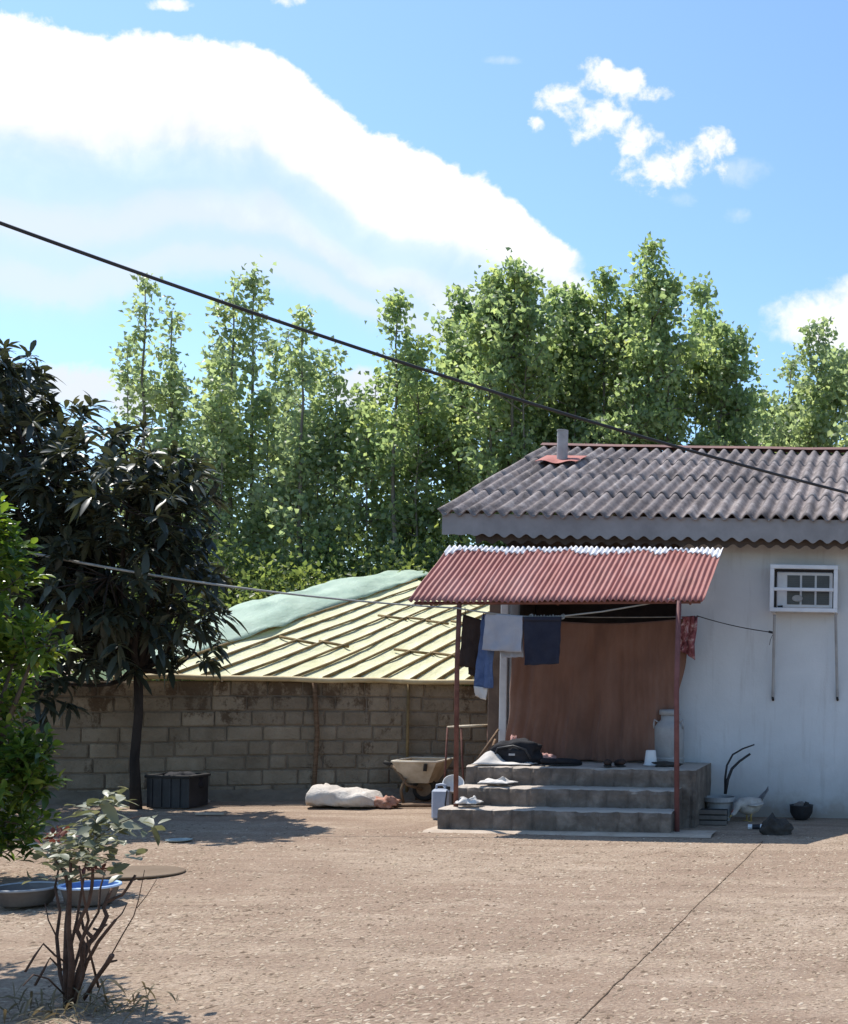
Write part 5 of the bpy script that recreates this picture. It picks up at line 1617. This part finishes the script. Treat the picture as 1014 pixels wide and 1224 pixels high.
# rose bush ---------------------------------------------------------------------
rb = ground_at(80, 1200); rb.z = -0.03
rs = thing('rose_bush', rb, 'leggy rose bush with bare brown stems and pale leaves at the lower left', 'rose bush')
YRS = rb.y
f = MB()
def rpx(lst, r0, r1, dy=0.0):
    pts_ = [at(x_, y_, YRS + dy * i / max(1, len(lst) - 1)) for i, (x_, y_) in enumerate(lst)]
    f.tube(pts_, [q * 0.64 for q in np.linspace(r0, r1, len(pts_))], 8)
rpx([(80, 1205), (79, 1150), (80, 1105), (83, 1070), (78, 1040), (66, 1030)], 0.021, 0.006, 0.1)
rpx([(84, 1205), (86, 1150), (82, 1110), (84, 1060), (85, 1020)], 0.022, 0.007, -0.1)
rpx([(86, 1200), (95, 1160), (106, 1128), (112, 1122), (122, 1108), (128, 1095), (124, 1085), (130, 1070), (134, 1062)], 0.020, 0.010, 0.12)
rpx([(128, 1078), (136, 1074), (146, 1070), (152, 1062), (162, 1046)], 0.011, 0.008, 0.05)
rpx([(98, 1155), (100, 1128), (92, 1112), (98, 1095), (106, 1080), (110, 1060), (112, 1030)], 0.015, 0.009, -0.08)
rpx([(110, 1120), (100, 1110), (96, 1090)], 0.013, 0.006)
rpx([(92, 1185), (104, 1150), (118, 1125), (130, 1110), (138, 1100)], 0.013, 0.009, -0.15)
rpx([(112, 1110), (118, 1112), (128, 1105)], 0.009, 0.006)
rpx([(100, 1195), (115, 1170), (128, 1152), (134, 1142)], 0.012, 0.016, -0.1)
rpx([(130, 1150), (140, 1148)], 0.009, 0.006)
rpx([(134, 1140), (148, 1115), (160, 1095), (166, 1075), (170, 1055), (173, 1040)], 0.0042, 0.002, -0.1)
rpx([(164, 1085), (176, 1070), (187, 1052)], 0.003, 0.0015, -0.1)
rpx([(78, 1150), (66, 1142), (52, 1128), (42, 1142), (30, 1162)], 0.006, 0.008, -0.1)
rpx([(75, 1160), (60, 1145), (52, 1160), (42, 1178)], 0.007, 0.008, -0.05)
rpx([(85, 1130), (92, 1100), (100, 1050), (106, 1010), (112, 985)], 0.010, 0.004, 0.1)
rpx([(106, 1010), (125, 995), (140, 985), (158, 978), (170, 975)], 0.004, 0.0025, 0.05)
rpx([(112, 985), (120, 968), (128, 960)], 0.004, 0.002)
rpx([(83, 1060), (72, 1035), (62, 1022), (52, 1016)], 0.006, 0.003)
rpx([(118, 1180), (108, 1140), (104, 1120)], 0.008, 0.006, -0.2)
rpx([(82, 1200), (72, 1165), (68, 1120), (72, 1090), (66, 1060), (70, 1040)], 0.014, 0.006, 0.15)
rpx([(88, 1200), (100, 1165), (96, 1130), (106, 1100), (100, 1070), (95, 1035)], 0.013, 0.005, -0.2)
rpx([(84, 1198), (88, 1160), (100, 1120), (118, 1090), (120, 1062), (126, 1040)], 0.012, 0.005, 0.2)
rpx([(78, 1190), (58, 1170), (40, 1165), (28, 1178)], 0.006, 0.004, -0.25)
rpx([(68, 1120), (58, 1100), (54, 1080)], 0.005, 0.003, 0.05)
rpx([(138, 1100), (146, 1092), (152, 1080)], 0.006, 0.003, 0.05)
f.build('stems', 'rose_stem', rs, smooth=True)
P = []; D = []; Ls = []
rose_c = [(70, 1020, 14), (58, 1012, 8), (85, 1008, 14), (100, 1005, 14), (115, 1000, 14), (90, 1022, 12), (112, 1020, 12), (125, 1012, 10), (100, 992, 9), (120, 985, 10), (130, 1022, 8), (112, 978, 6), (128, 960, 5), (112, 960, 4), (140, 957, 4), (160, 983, 4), (172, 975, 3), (150, 1000, 4), (78, 1032, 8), (60, 1028, 6), (108, 1034, 6)]
for (x_, y_, k_) in rose_c:
    for j in range(int(k_ * 1.9)):
        q = at(x_ + rng.normal() * 15, y_ + rng.normal() * 10, YRS + rng.normal() * 0.13)
        P.append(q); an = rng.uniform(0, 2 * PI)
        D.append((math.cos(an), math.sin(an) * 0.8 - 0.2, rng.uniform(-0.25, 0.35)))
P = np.array(P); D = np.array(D); n = len(P)
long_leaves('foliage', P, D, rng.uniform(0.04, 0.08, n), rng.uniform(0.022, 0.045, n), 'leaf_rose', rs, droop=0.25, fold=0.1)
# a few big leaves at the top
bigp = [(118, 955), (130, 953), (142, 956), (126, 962), (112, 960), (160, 985), (172, 990), (180, 983), (168, 977), (112, 975), (104, 980), (124, 976), (132, 984)]
P = np.array([at(x_, y_, YRS - 0.03) for x_, y_ in bigp]); n = len(P)
D = np.stack([rng.uniform(-1, 1, n), rng.uniform(-0.6, 0.2, n), rng.uniform(-0.3, 0.15, n)], axis=1)
long_leaves('top_leaves', P, D, rng.uniform(0.08, 0.12, n), rng.uniform(0.045, 0.065, n), 'leaf_rose', rs, droop=0.25, fold=0.08)
P = []; D = []
for (x_, y_, k_) in ((68, 1002, 16), (75, 1000, 10), (115, 1040, 14), (108, 1042, 8), (60, 1006, 6)):
    for j in range(k_):
        P.append(at(x_ + rng.normal() * 5, y_ + rng.normal() * 4, YRS + rng.normal() * 0.05 - 0.05)); D.append(rng.normal(size=3) * 0.6 + np.array([0, 0, 0.7]))
P = np.array(P); D = np.array(D); n = len(P)
long_leaves('red_leaves', P, D, rng.uniform(0.03, 0.055, n), rng.uniform(0.014, 0.022, n), 'leaf_red', rs, droop=0.1, fold=0.15)
# dry weeds around the foot of the rose
wd = thing('weeds', rb + Vector((0.1, -0.05, 0)), 'tuft of dry pale weeds growing round the foot of the rose bush', 'weeds')
P = []; D = []
for j in range(150):
    x_ = rb.x + rng.normal() * 0.17 + 0.06; y_ = rb.y + rng.normal() * 0.12 - 0.05
    P.append((x_, y_, -0.02)); D.append((rng.normal() * 0.6, rng.normal() * 0.6, 1.0))
P = np.array(P); D = np.array(D)
long_leaves('blades', P, D, rng.uniform(0.08, 0.26, 150), rng.uniform(0.006, 0.013, 150), 'weed', wd, droop=0.5, fold=0.2)
